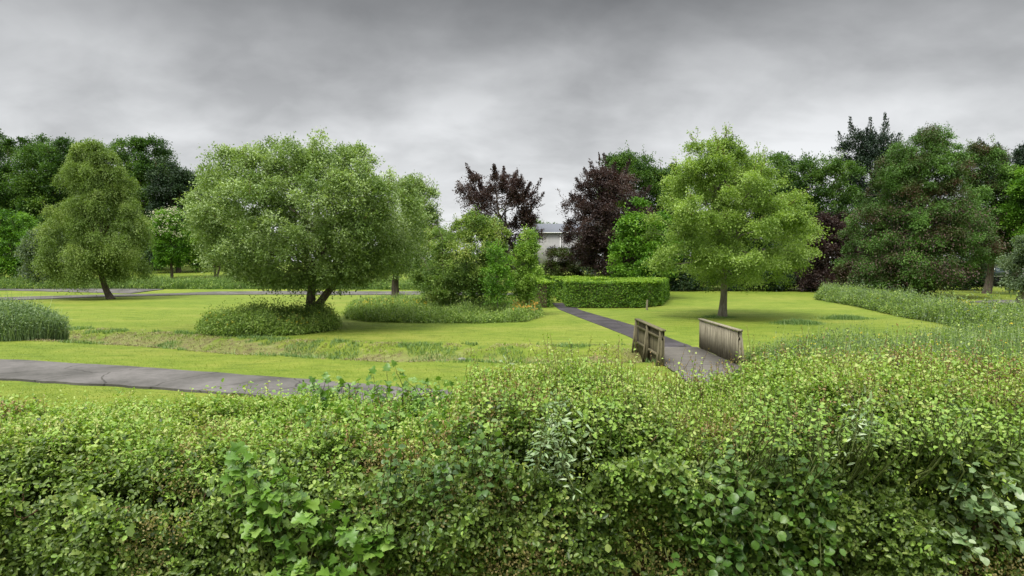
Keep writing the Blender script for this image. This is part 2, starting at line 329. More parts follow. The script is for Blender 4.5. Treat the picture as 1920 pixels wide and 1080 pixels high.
def path(name, label, left, right, mat, lift=.05, rough=.06, step=.4):
    def res(P):
        P = np.asarray(P, float); s_ = np.concatenate([[0], np.cumsum(np.hypot(*np.diff(P, axis=0).T))]); return P, s_
    Lp, ls = res(left); Rp, rs = res(right); n = int(max(ls[-1], rs[-1]) / step) + 2; t = np.linspace(0, 1, n)
    def samp(P, s_):
        u = t * s_[-1]; k = np.ones(9) / 9
        x, y = np.interp(u, s_, P[:, 0]), np.interp(u, s_, P[:, 1])
        w_ = max(1, int(1.2 / step)); f = lambda a: np.convolve(np.pad(a, w_, 'edge'), np.ones(2 * w_ + 1) / (2 * w_ + 1), 'valid')
        return f(x), f(y)
    lx, ly = samp(Lp, ls); rx, ry = samp(Rp, rs)
    ly = ly + rough * vnoise(t * n * .7, 0, 0, 12); ry = ry + rough * vnoise(t * n * .7, 5, 0, 13)
    m = 6; f = np.linspace(0, 1, m)[:, None]
    X = lx + (rx - lx) * f; Y = ly + (ry - ly) * f; Z = hz(X, Y) + lift; Z += .02 * (1 - (2 * f - 1) ** 2)
    i = np.arange(m - 1)[:, None] * n; j = np.arange(n - 1)[None]
    s = Soup(); s.add(np.stack([X, Y, Z], -1), np.stack([i + j, i + n + j, i + n + j + 1, i + j + 1], -1))
    for k in (0, m - 1):
        V = np.concatenate([np.stack([X[k], Y[k], Z[k]], -1), np.stack([X[k], Y[k], Z[k] - lift - .15], -1)])
        jj = np.arange(n - 1); s.add(V, np.stack([jj, jj + 1, n + jj + 1, n + jj], -1))
    o = s.build(name, mat, loc=None); tag(o, label, 'path', kind='structure'); return o
G = lambda L_: [gp(*p) for p in L_]
path('path', 'grey asphalt footpath curving in from the left behind the hedge', G([(-700, 665), (-200, 668), (0, 676), (250, 690), (550, 713), (850, 737)]) + [(2.0, 14.9), (5.6, 14.4)],
     G([(-700, 695), (-200, 700), (0, 713), (270, 729), (540, 749)]) + [(-1.5, 13.2), (2.0, 12.5), (5.6, 12.0)], M['asphalt'], .06)
path('path', 'short asphalt approach between the footbridge and the hedge', [(4.78, 18.02), (4.7, 16), (4.2, 13.5), (3.4, 11)], [(7.04, 18.02), (7.1, 16), (7.4, 13.5), (8, 11)], M['asphalt'], .07)
path('path', 'dark narrow asphalt footpath from the bridge to the gap in the square hedge', [(4.95, 22.9), (5.2, 26.1), (4.55, 32.4), (3.3, 42.6), (3.2, 50)], [(7.0, 22.9), (6.75, 27.5), (6.2, 33), (4.75, 42), (4.5, 50)], M['asphalt_dark'], .02)
path('path', 'far grey asphalt footpath behind the leaning birch', [(-75, 52), (-50, 56), (-43, 63), (-33, 68), (-10, 68), (2, 66)], [(-75, 49), (-46, 52), (-38, 60), (-32, 63.5), (-10, 63), (2, 62)], M['asphalt'], .06, step=.8)
path('path', 'far branch of the grey footpath at the left edge', [(-90, 72), (-58, 73), (-40, 70.5)], [(-90, 68), (-58, 69.5), (-41, 66)], M['asphalt'], .05, step=.8)
path('path', 'short piece of grey footpath beyond the tall grass at right', [(37.5, 50.5), (42, 53.5), (60, 54)], [(37.5, 50), (42, 48.5), (60, 48)], M['asphalt'], .06, step=.8)

# stream water at the bottom of the ditch
_w = Soup(); _P = DITCH
for a, b in zip(_P[:-1], _P[1:]):
    nrm_ = np.array([-(b - a)[1], (b - a)[0]]) / np.linalg.norm(b - a) * .55; c_ = np.array([0, -.05])
    V = [(*(a - nrm_ + c_), -.62), (*(b - nrm_ + c_), -.62), (*(b + nrm_ + c_), -.62), (*(a + nrm_ + c_), -.62)]; _w.add(V, [[0, 1, 2, 3]])
M['water'] = solid('water', (.02, .02, .015), (.04, .038, .025), 1.5, rough=.08, spec=.6, bump=.1)
tag(_w.build('water', M['water']), 'thin dark stream at the bottom of the ditch', 'stream', kind='structure')

# ------------------------------------------------------------------ trees
def tree(name, label, D, base, prof, leaf, cat='tree', group=None, trunk_r=.2, trunk_top=None, puff=.9, cover=4.6, ry=.85, llen=None, lw=.58,
         droop=.25, shoots=0, spiky=False, flat=.7, bark='bark', limbs=22, seed=1, rough=.15, wob=.05, dens=2.1, boughs=0, hole=-.42, forks=None, lean=0.0, bottom_open=0, upb=.35, extra=None):
    """prof: rows (py, left px, right px) of the crown outline at depth D, turned into a round crown"""
    global rng; rng = np.random.default_rng(seed)
    bx, bz = at(base[0], base[1], D).x, hz1(at(base[0], base[1], D).x, D)
    pr = np.array(sorted([(at(0, y, D).z, at((a + b) / 2, y, D).x, (b - a) / 2 / F * D) for y, a, b in prof]))
    ztop, zbot = pr[-1, 0], pr[0, 0]
    root = empty(name, (bx, D, bz), label, cat, group)
    llen = llen or max(.085, D * .0031); la = llen * llen * lw * .5
    zz = np.linspace(zbot, ztop, 60); ww = np.interp(zz, pr[:, 0], pr[:, 2]); A = 2 * ww.mean() * (ztop - zbot)
    zz = np.linspace(zbot + .2 * puff, ztop - .6 * puff, 60); ww = np.interp(zz, pr[:, 0], pr[:, 2]); npf = int(np.clip(dens * A / puff ** 2, 12, 900)); nl = int(cover * 1.75 * A / la); K = 7 if not spiky else 20
    S = max(5, nl // (npf * K))
    cdf = np.cumsum(ww); cdf = cdf / cdf[-1]
    pz = np.interp(rng.random(npf), cdf, zz); th = rng.uniform(0, 2 * np.pi, npf)
    # more of the crown on the lit shell than deep inside; the half towards us gets a little more
    th = np.where(rng.random(npf) < .25, -np.abs(th - np.pi), th)
    W = np.interp(pz, pr[:, 0], pr[:, 2]); CX = np.interp(pz, pr[:, 0], pr[:, 1])
    pR = puff * rng.uniform(.55, 1.25, npf); pR = np.minimum(pR, W * .7 + .12)
    rr = rng.random(npf) ** .38; W2 = np.maximum(W - pR * .75, .02)
    lump = 1 + rough * vnoise(np.cos(th) * 1.9 + seed, np.sin(th) * 1.9, pz / (puff * 2.6)) + rough * .5 * vnoise(np.cos(th) * 4 + seed, np.sin(th) * 4, pz / (puff * 1.2))
    C = np.stack([CX + W2 * rr * np.cos(th) * lump, D + W2 * ry * rr * np.sin(th) * lump, pz], -1)
    hol = vnoise(C[:, 0] / (puff * 2.2) + seed, C[:, 1] / (puff * 2.2), C[:, 2] / (puff * 1.7)) > hole
    C, pR, th = C[hol], pR[hol], th[hol]; npf = len(C); S = int(S * 1.15)
    ax0 = np.array([np.interp(.5 * (zbot + ztop), pr[:, 0], pr[:, 1]), D, zbot + .35 * (ztop - zbot)])
    outw = norm(C - ax0)
    # sprays of leaves out of every puff
    P_ = np.repeat(C, S, 0); R_ = np.repeat(pR, S)[:, None]; O_ = np.repeat(outw, S, 0); tp = np.repeat(rng.random(npf), S)
    dr = norm(rng.normal(size=P_.shape) + O_ * .55 + np.array([0, 0, upb + .35]))
    if spiky: dr = norm(dr * .45 + O_ * .8 + np.array([0, 0, .75]))
    ll = rng.uniform(.7, 1.25, len(P_))[:, None] * R_
    if spiky: ll *= rng.uniform(.9, 2.3, ll.shape)
    st = P_ + rng.normal(size=P_.shape) * R_ * .18; t = ((np.linspace(.15, 1, K) if spiky else np.linspace(.45, 1, K))[None, :, None] + rng.uniform(-.07, .07, (len(P_), K, 1)))
    sc = np.array([1, 1, flat])
    pts = st[:, None] + dr[:, None] * sc * ll[:, None] * t; pts[..., 2] -= (droop * (ll * 1.0)[:, None, 0] * t[..., 0] ** 2)
    pts = pts + rng.normal(size=pts.shape) * llen * (.55 if not spiky else .42)
    axd = dr[:, None] * np.ones_like(pts) * (.7 if not spiky else 1.4) + rng.normal(size=pts.shape) * .6; axd[..., 2] -= droop * 1.2 * t[..., 0]
    pts = pts.reshape(-1, 3); axd = axd.reshape(-1, 3); n = len(pts)
    up = rng.normal(size=pts.shape) * .55 + np.array([0, -.15, .9])
    tone = np.clip(.5 + (np.repeat(tp, K) - .5) * .55 + (rng.random(n) - .5) * .38, 0, 1)
    ok = pts[:, 2] > bz + .15; s = Soup()
    leaves(s, pts[ok], axd[ok], up[ok], (llen * rng.uniform(.7, 1.3, n))[ok], (llen * lw * rng.uniform(.75, 1.25, n))[ok], tone[ok], fold=.3)
    twl = []
    if shoots:                                              # loose leafy shoots standing out of the outline
        k = rng.integers(0, npf, shoots); k = k[C[k, 2] > zbot + .35 * (ztop - zbot)]
        for c in k:
            p0 = C[c] + outw[c] * pR[c] * .6; d = outw[c] + np.array([rng.normal() * .35, rng.normal() * .35, .5]); d /= np.linalg.norm(d)
            Ls = pR[c] * rng.uniform(.5, 1.15); q = bend(p0, p0 + d * Ls, 5, .3); twl.append(q)
            m_ = int(8 + Ls * 9 * .1 / llen * 2); tt = rng.uniform(.2, 1, m_); pp = p0 + d * Ls * tt[:, None] + rng.normal(size=(m_, 3)) * llen * .8
            leaves(s, pp, rng.normal(size=(m_, 3)) + d, rng.normal(size=(m_, 3)) * .6 + [0, 0, .8], llen * rng.uniform(.7, 1.2, m_), llen * lw, rng.uniform(.3, 1, m_))
    if boughs:                                              # upswept boughs clothed in foliage that taper to a point
        k = rng.integers(0, npf, boughs * 3); k = k[C[k, 2] > zbot + .45 * (ztop - zbot)][:boughs]
        for c in k:
            o2 = outw[c] * [1, 1, .3]; o2 /= max(np.linalg.norm(o2), .1); Lb = puff * rng.uniform(.9, 1.9); tt = rng.random(150) ** .9
            e_ = rng.uniform(.25, .85); p0 = C[c]; pp = p0 + o2 * Lb * .75 * tt[:, None] + np.array([0, 0, 1]) * (e_ * Lb * tt ** 1.5)[:, None]
            pp = pp + rng.normal(size=pp.shape) * (.24 * puff * (1.08 - tt) ** .7)[:, None]; q = np.array([p0 + o2 * Lb * .75 * a_ + np.array([0, 0, e_ * Lb * a_ ** 1.5]) for a_ in np.linspace(0, .95, 5)]); twl.append(q)
            dd_ = o2 * .7 + np.array([0, 0, 1]) * e_ + rng.normal(size=pp.shape) * .4
            leaves(s, pp, dd_, rng.normal(size=pp.shape) + [0, -.2, .6], llen * rng.uniform(.7, 1.2, len(pp)), llen * lw, rng.uniform(.0, .7, len(pp)))
    # trunk and limbs
    tz = at(0, trunk_top, D).z if trunk_top else zbot + .35 * (ztop - zbot)
    tx = np.interp(tz, pr[:, 0], pr[:, 1]) if lean == 0 else bx + lean
    joined = forks is not None and trunk_r > .25; forks = forks or [(0, 0, 1.0)]
    zmid = ztop - .12 * (ztop - zbot)
    for fi, (fx, fy, fr) in enumerate(forks):
        b = Soup(); p0 = np.array([bx + (np.sign(fx) * trunk_r * .5 if fx else 0), D, bz - .1]); p1 = np.array([tx + fx, D + fy, tz])
        if joined: p0 = np.array([bx, D, bz + .55])
        if joined and fi == 0: tube(b, [(bx, D, bz - .1), (bx, D, bz + .1), (bx, D, bz + .45), (bx + .0, D, bz + .85)], [trunk_r * 1.5, trunk_r * 1.2, trunk_r * 1.05, trunk_r * .8], 14, jit=.05)
        q = bend(p0, p1, 9, wob); rad = trunk_r * fr * np.linspace(1, .62, 9); rad[:2] *= (1, 1) if joined else (1.35, 1.1); tube(b, q, rad, 12, jit=.07)
        p2 = np.array([np.interp(zmid, pr[:, 0], pr[:, 1]) + fx * 2.2, D + fy * 2, zmid]); q2 = bend(p1, p2, 8, .18); tube(b, q2, trunk_r * fr * np.linspace(.62, .1, 8), 8, jit=.05)
        sel = rng.choice(npf, min(npf, limbs // len(forks)), replace=False)
        for c in sel:
            f_ = rng.uniform(.0, .75) if C[c, 2] > tz else rng.uniform(0, .15); k = f_ * 7; k0 = int(k); st_ = q2[k0] * (1 - k + k0) + q2[min(k0 + 1, 7)] * (k - k0)
            if st_[2] > C[c, 2] + .6: st_ = p1
            tube(b, bend(st_, C[c], 6, .25, .08), trunk_r * fr * .32 * np.linspace(1 - f_ * .5, .12, 6), 6)
        b.build('trunk', M[bark], root, smooth=True)
    s.slot = 1
    for q in twl: tube(s, q, np.linspace(.012, .004, 5) * (1 + D / 60), 3)
    s.build('crown', [LM[leaf], M['twig']], root)
    return root, C, pR

G1 = 'woodland trees behind the park at left'
G2 = 'woodland trees behind the park at right'
# far left wood
tree('tree', 'dark broadleaf tree with the highest rounded top at the far left edge', 112, (20, 512), [(246, -10, 40), (262, -60, 95), (300, -110, 130), (360, -130, 140), (430, -120, 140), (500, -100, 120)], 'oak', group=G1, trunk_r=.4, puff=1.9, seed=21, shoots=15, cover=5.5, rough=.2)
tree('tree', 'dark broadleaf tree just left behind the drooping birch', 108, (120, 512), [(262, 80, 150), (275, 50, 190), (320, 30, 215), (400, 30, 225), (500, 40, 210)], 'oak', group=G1, trunk_r=.4, puff=1.8, seed=22, shoots=15, cover=5.5, rough=.2)
tree('tree', 'tall green broadleaf tree with an uneven domed top right of the birch', 104, (270, 512), [(257, 232, 275), (268, 222, 305), (290, 212, 335), (340, 200, 355), (420, 200, 350), (500, 210, 330)], 'oak', group=G1, trunk_r=.4, puff=1.7, seed=23, shoots=15, cover=5.5, rough=.2)
tree('conifer_tree', 'blackish green layered conifer left of the big willow', 98, (335, 512), [(284, 318, 345), (300, 300, 362), (325, 285, 378), (370, 275, 386), (430, 270, 380), (490, 280, 370)], 'dark', cat='conifer', group=G1, trunk_r=.35, puff=1.4, flat=.45, droop=.5, seed=24, shoots=15)
tree('tree', 'broadleaf tree behind and right of the conifer beside the willow', 118, (430, 512), [(330, 395, 440), (360, 365, 470), (430, 350, 500), (505, 360, 500)], 'oak', group=G1, trunk_r=.35, puff=1.8, seed=25)
tree('tree', 'bright green maple at the left edge behind the far path', 80, (32, 532), [(394, 10, 45), (410, -25, 68), (445, -45, 88), (490, -50, 92), (518, -40, 85)], 'fresh', trunk_r=.16, puff=1.1, seed=26, shoots=10)
tree('shrub', 'grey green loose shrub between the maple and the birch', 74, (80, 538), [(425, 70, 95), (445, 50, 118), (480, 35, 128), (522, 35, 128)], 'grey', cat='shrub', trunk_r=.1, puff=.9, seed=27, limbs=12, forks=[(-.5, 0, .7), (.6, 0, .7)])
tree('birch_tree', 'drooping olive green birch with a leaning bare trunk', 56, (208, 560), [(262, 165, 195), (280, 140, 215), (315, 118, 238), (360, 100, 258), (410, 88, 272), (450, 82, 282), (485, 85, 283), (512, 105, 265)], 'birch',
     trunk_r=.30, trunk_top=505, lean=-1.05, puff=.95, droop=.85, flat=.9, upb=.0, seed=28, shoots=10, bark='bark', cover=5, limbs=30, rough=.24, llen=.15, lw=.45)
def elder_flowers(s, C, pR, npf, ll): pass
r_, C_, R_ = tree('elder_tree', 'small round tree with cream blossom on its upper crown', 86, (322, 522), [(392, 305, 330), (408, 285, 350), (440, 276, 360), (470, 282, 362), (497, 295, 345)], 'fresh', trunk_r=.2, puff=.9, seed=29, limbs=14)
_s = Soup(); k = C_[(C_[:, 2] > np.percentile(C_[:, 2], 55))]; k = k[rng.integers(0, len(k), 26)]
pp = np.repeat(k, 30, 0) + rng.normal(size=(780, 3)) * [.5, .5, .25] + [0, -.6, .5]; leaves(_s, pp, rng.normal(size=pp.shape), np.tile([0, -.5, 1.], (780, 1)), .16, .14, rng.random(780)); _s.build('blossom', LM['cream'], r_)
tree('tree', 'lime green young tree with twin thin trunks left of the willow', 88, (405, 512), [(375, 385, 430), (400, 365, 450), (440, 352, 460), (480, 360, 455), (492, 375, 445)], 'limegreen', trunk_r=.2, puff=1.1, seed=30, forks=[(-.6, 0, .8), (1.2, .4, .7)], limbs=14)
tree('tree', 'green undergrowth tree beyond the lawn rise left of the willow', 100, (370, 505), [(430, 345, 380), (445, 335, 400), (480, 330, 405), (500, 335, 400)], 'fresh', trunk_r=.2, puff=1.0, seed=31, limbs=10)

# willow
tree('willow_tree', 'big round grey green willow with a forked trunk in a weed patch', 31, (582, 611),
     [(268, 525, 612), (276, 465, 665), (297, 412, 712), (322, 390, 755), (355, 372, 792), (390, 357, 815), (435, 356, 808), (475, 372, 800), (500, 405, 775), (520, 455, 735), (532, 530, 665)],
     'willow', trunk_r=.33, trunk_top=528, puff=.60, dens=3.4, upb=.2, rough=.09, hole=-.7, flat=.85, cover=5.6, ry=.9, llen=.12, lw=.55, seed=33, shoots=200, forks=[(-.35, .2, .85), (1.0, -.2, .72)], limbs=56, bark='bark', droop=.15)
tree('tree', 'ivy covered tree with sparse grey top behind the willow right side', 51, (742, 568),
     [(318, 770, 792), (345, 745, 815), (390, 720, 828), (440, 710, 835), (480, 700, 825), (512, 715, 790)], 'willow', trunk_r=.38, trunk_top=510, lean=.01, puff=.9, cover=3.4, seed=34, shoots=110, limbs=26)
# thicket
tree('shrub', 'dense many stemmed green shrub right of the willow', 40, (850, 588), [(398, 895, 925), (415, 852, 940), (440, 820, 955), (480, 795, 962), (520, 790, 962), (560, 790, 955)], 'thicket', cat='shrub', trunk_r=.09, puff=.6, seed=35, shoots=90,
     forks=[(-2.2, 0, .7), (-1.2, -.4, .8), (0, 0, .8), (.9, -.5, .7), (1.8, .2, .7)], limbs=50, trunk_top=535, cover=4.4)
tree('shrub', 'lower shrub filling the gap beneath willow and dense shrub', 43, (800, 582), [(420, 800, 850), (445, 780, 865), (500, 770, 870), (550, 772, 865)], 'thicket', cat='shrub', trunk_r=.08, puff=.6, seed=36, limbs=20, cover=4, forks=[(-.6, 0, .8), (.7, 0, .8)])
tree('young_tree', 'slender lime green young tree left of the square hedge', 38, (990, 588), [(430, 980, 1005), (445, 965, 1018), (480, 958, 1022), (520, 955, 1018), (560, 960, 1005)], 'limegreen', trunk_r=.05, puff=.45, seed=37, shoots=40, limbs=16, cover=3.4)
tree('young_tree', 'thin green sapling in front of the dense shrub', 36.5, (935, 592), [(440, 915, 940), (470, 905, 962), (520, 900, 965), (565, 910, 962)], 'fresh', trunk_r=.045, puff=.45, seed=38, shoots=30, limbs=12, cover=2.0, bark='bark_grey')
# copper beeches and neighbours
tree('copper_beech_tree', 'smaller dark purple copper beech with open spiky top', 72, (925, 545), [(318, 880, 950), (335, 852, 990), (365, 850, 1008), (395, 856, 1018), (430, 880, 1022), (470, 900, 1015), (520, 900, 990)], 'copper', cat='copper beech', trunk_r=.3, puff=1.1, cover=2.5, seed=39, shoots=120, boughs=50, dens=1.5, limbs=40)
tree('copper_beech_tree', 'larger dark purple copper beech with green leaves mixed in behind the square hedge', 62, (1135, 548), [(308, 1092, 1122), (325, 1085, 1165), (355, 1062, 1215), (395, 1042, 1230), (440, 1046, 1235), (480, 1065, 1220), (515, 1070, 1215)], 'copper', cat='copper beech', trunk_r=.4, puff=1.1, seed=40, shoots=40, boughs=35, limbs=30, cover=4.5, flat=.5)
tree('tree', 'tall light green tree rising behind the larger copper beech', 74, (1195, 545), [(288, 1170, 1212), (300, 1125, 1245), (330, 1100, 1285), (380, 1110, 1300), (450, 1130, 1290), (520, 1140, 1290)], 'oak', trunk_r=.4, puff=1.3, seed=41, shoots=60, cover=6)
tree('sycamore_tree', 'vivid green sycamore with layered leaves right behind the square hedge', 56, (1205, 552), [(362, 1190, 1225), (385, 1170, 1260), (420, 1152, 1275), (460, 1140, 1280), (500, 1138, 1275), (528, 1145, 1270)], 'fresh', trunk_r=.22, puff=.95, seed=42, shoots=40, flat=.45, llen=.2, lw=.8)
tree('shrub', 'dull brown green shrub below the pale house', 66, (1055, 545), [(460, 1025, 1075), (485, 1018, 1085), (515, 1015, 1090), (535, 1015, 1090)], 'coppergreen', cat='shrub', trunk_r=.1, puff=.7, seed=43, limbs=10)
tree('tree', 'distant pale tree top above the slate roof', 170, (1022, 500), [(402, 1008, 1030), (410, 992, 1048), (440, 985, 1055), (490, 990, 1050)], 'oak', trunk_r=.4, puff=2.4, seed=44, limbs=8)
# the maple
tree('maple_tree', 'broad yellow green maple with a single straight trunk on the right lawn', 36.6, (1354, 596),
     [(256, 1325, 1365), (268, 1290, 1390), (292, 1258, 1425), (320, 1232, 1462), (360, 1215, 1490), (400, 1198, 1520), (440, 1190, 1536), (475, 1198, 1530), (505, 1228, 1512), (528, 1290, 1480)],
     'acer', trunk_r=.24, trunk_top=490, lean=.04, puff=.78, dens=2.4, cover=4.4, ry=.9, llen=.115, lw=.62, seed=45, rough=.16, shoots=210, limbs=60, flat=.45, droop=.35, bark='bark_grey')
# right background
tree('tree', 'green tree directly behind the maple crown', 78, (1400, 545), [(285, 1400, 1450), (300, 1290, 1480), (350, 1270, 1500), (430, 1260, 1500), (520, 1260, 1500)], 'oak', group=G2, trunk_r=.4, puff=1.5, seed=46)
tree('conifer_tree', 'small round black conifer top showing right of the maple crown', 108, (1475, 545), [(290, 1466, 1484), (300, 1460, 1492), (340, 1450, 1500), (500, 1445, 1505)], 'cypress', cat='conifer', group=G2, trunk_r=.3, puff=1.0, seed=47)
tree('tree', 'light green broadleaf tree between the maple and the cypress', 74, (1530, 548), [(296, 1495, 1580), (315, 1465, 1610), (370, 1465, 1610), (420, 1470, 1610), (470, 1480, 1600)], 'oak', group=G2, trunk_r=.35, puff=1.2, seed=48, shoots=40, limbs=30)
tree('copper_beech_tree', 'very dark copper tree low behind the right lawn edge', 70, (1545, 548), [(395, 1530, 1575), (420, 1505, 1600), (470, 1490, 1610), (520, 1495, 1610), (540, 1500, 1600)], 'copper', cat='copper beech', group=G2, trunk_r=.3, puff=1.0, seed=49)
tree('cypress_tree', 'near black cypress with spiky upswept branches above the right trees', 86, (1635, 548), [(250, 1590, 1680), (268, 1568, 1700), (290, 1562, 1710), (315, 1570, 1720), (400, 1570, 1720), (520, 1570, 1720)], 'cypress', cat='cypress', trunk_r=.5, puff=1.6, cover=3.4, boughs=90, seed=50, limbs=40, llen=.3, lw=.4)
r_, C_, R_ = tree('cedar_tree', 'massive feathery green cedar with reddish brown inner branches', 59, (1706, 558),
     [(232, 1742, 1772), (250, 1700, 1778), (275, 1665, 1790), (310, 1640, 1805), (350, 1620, 1825), (400, 1605, 1845), (450, 1592, 1860), (495, 1575, 1850), (520, 1580, 1800), (545, 1590, 1730)], 'cedar', cat='cedar', trunk_r=.42, trunk_top=505, puff=.95, cover=5.4, dens=3.0, hole=-.6, flat=.55, droop=.6, seed=51, shoots=160, limbs=70, llen=.19, lw=.38)
_s = Soup(); k = C_[C_[:, 2] < np.percentile(C_[:, 2], 62)]; k = k[rng.integers(0, len(k), 260)]
pp = np.repeat(k, 90, 0) + rng.normal(size=(260 * 90, 3)) * [.75, .75, .4] + [0, -.35, -.1]; pp = pp[pp[:, 2] > .6]
leaves(_s, pp, rng.normal(size=pp.shape) + [0, 0, -.4], rng.normal(size=pp.shape) + [0, -.3, .6], .19, .075, rng.random(len(pp))); _s.build('dead_foliage', LM['deadcedar'], r_)
tree('tree', 'mixed green and rusty tree right of the cedar', 66, (1850, 545), [(262, 1825, 1860), (285, 1800, 1890), (330, 1790, 1925), (400, 1800, 1950), (460, 1815, 1950), (480, 1825, 1940)], 'cedar', group=G2, trunk_r=.35, puff=1.1, seed=52, shoots=70, flat=.55, droop=.5, llen=.2, lw=.4)
tree('cypress_tree', 'dark cypress with flat spiky boughs at the right edge', 84, (1900, 545), [(270, 1870, 1900), (285, 1840, 1960), (320, 1830, 2000), (400, 1835, 2020), (470, 1850, 2020)], 'cypress', cat='cypress', trunk_r=.5, puff=1.5, cover=3.4, boughs=90, seed=53, limbs=30, llen=.3, lw=.4)
tree('tree', 'bright green round tree cut by the right edge', 62, (1950, 552), [(305, 1900, 1960), (330, 1880, 2010), (400, 1885, 2030), (465, 1900, 2020)], 'fresh', group=G2, trunk_r=.3, puff=1.1, seed=54)
tree('tree', 'near tree at the right edge with a pale trunk and grey green leaves', 45, (1912, 585), [(440, 1905, 1960), (470, 1888, 1990), (510, 1880, 2000), (540, 1885, 1990)], 'grey', trunk_r=.42, puff=.7, seed=55, bark='bark_grey')
for i, (x, y0, hw, lab) in enumerate([(1290, 478, 48, 'dark evergreen shrub beside the square hedge right end'), (1365, 485, 48, 'dark evergreen shrub straight behind the maple trunk'),
                                      (1440, 480, 50, 'dark evergreen shrub behind the right part of the maple'), (1510, 490, 45, 'dark evergreen shrub beside the tall grass bank')]):
    tree('evergreen_shrub', lab, 73 + i % 2, (x, 549), [(y0, x - 15, x + 18), (y0 + 15, x - hw * .8, x + hw * .8), (515, x - hw, x + hw), (545, x - hw, x + hw)], 'dark', cat='shrub', group='dark evergreen shrubs behind the right lawn', trunk_r=.12, puff=.9, seed=60 + i, limbs=8)
tree('evergreen_shrub', 'low dark bramble shrub at the left foot of the cedar', 60, (1630, 560), [(490, 1600, 1650), (505, 1570, 1680), (535, 1565, 1700), (555, 1570, 1700)], 'coppergreen', cat='shrub', trunk_r=.08, puff=.7, seed=66, limbs=8)
tree('evergreen_shrub', 'dark shrub filling under the cedar on its right', 76, (1800, 545), [(480, 1770, 1830), (500, 1745, 1845), (540, 1740, 1848)], 'dark', cat='shrub', trunk_r=.1, puff=.9, seed=67, limbs=8)
tree('tree', 'dark filler tree behind the low wall at the right', 110, (1890, 535), [(400, 1850, 1930), (440, 1830, 1960), (480, 1840, 1980)], 'oak', group=G2, trunk_r=.3, puff=1.6, seed=68, limbs=8)
# closed mass of distant wood
def wood(name, label, x0, x1, D, ytop, leaf, seed):
    global rng; rng = np.random.default_rng(seed); n = 26000; s = Soup()
    u = rng.random(n); x = at(x0, 0, D).x * (1 - u) + at(x1, 0, D).x * u; zt = at(0, ytop, D).z
    hh = zt * (.8 + .25 * vnoise(x * .12, 0, 0, seed)); z = .2 + (hh - .2) * rng.random(n) ** .8; y = D + 5 * rng.random(n)
    z0 = hz(x, y); P = np.stack([x, y, np.maximum(z, z0 + .2)], -1)
    leaves(s, P, rng.normal(size=P.shape), rng.normal(size=P.shape) * .6 + [0, -.3, .8], .55, .36, rng.random(n)); o = s.build(name, LM[leaf]); tag(o, label, 'woodland', kind='stuff')
wood('woodland', 'distant wood closing the view behind the left trees', -260, 430, 128, 400, 'oak', 71)
wood('woodland', 'low dark distant wood behind the bushes in the middle', 640, 1010, 100, 470, 'dark', 72)
wood('woodland', 'dark distant wood behind the right trees', 1090, 2150, 98, 420, 'dark', 73)

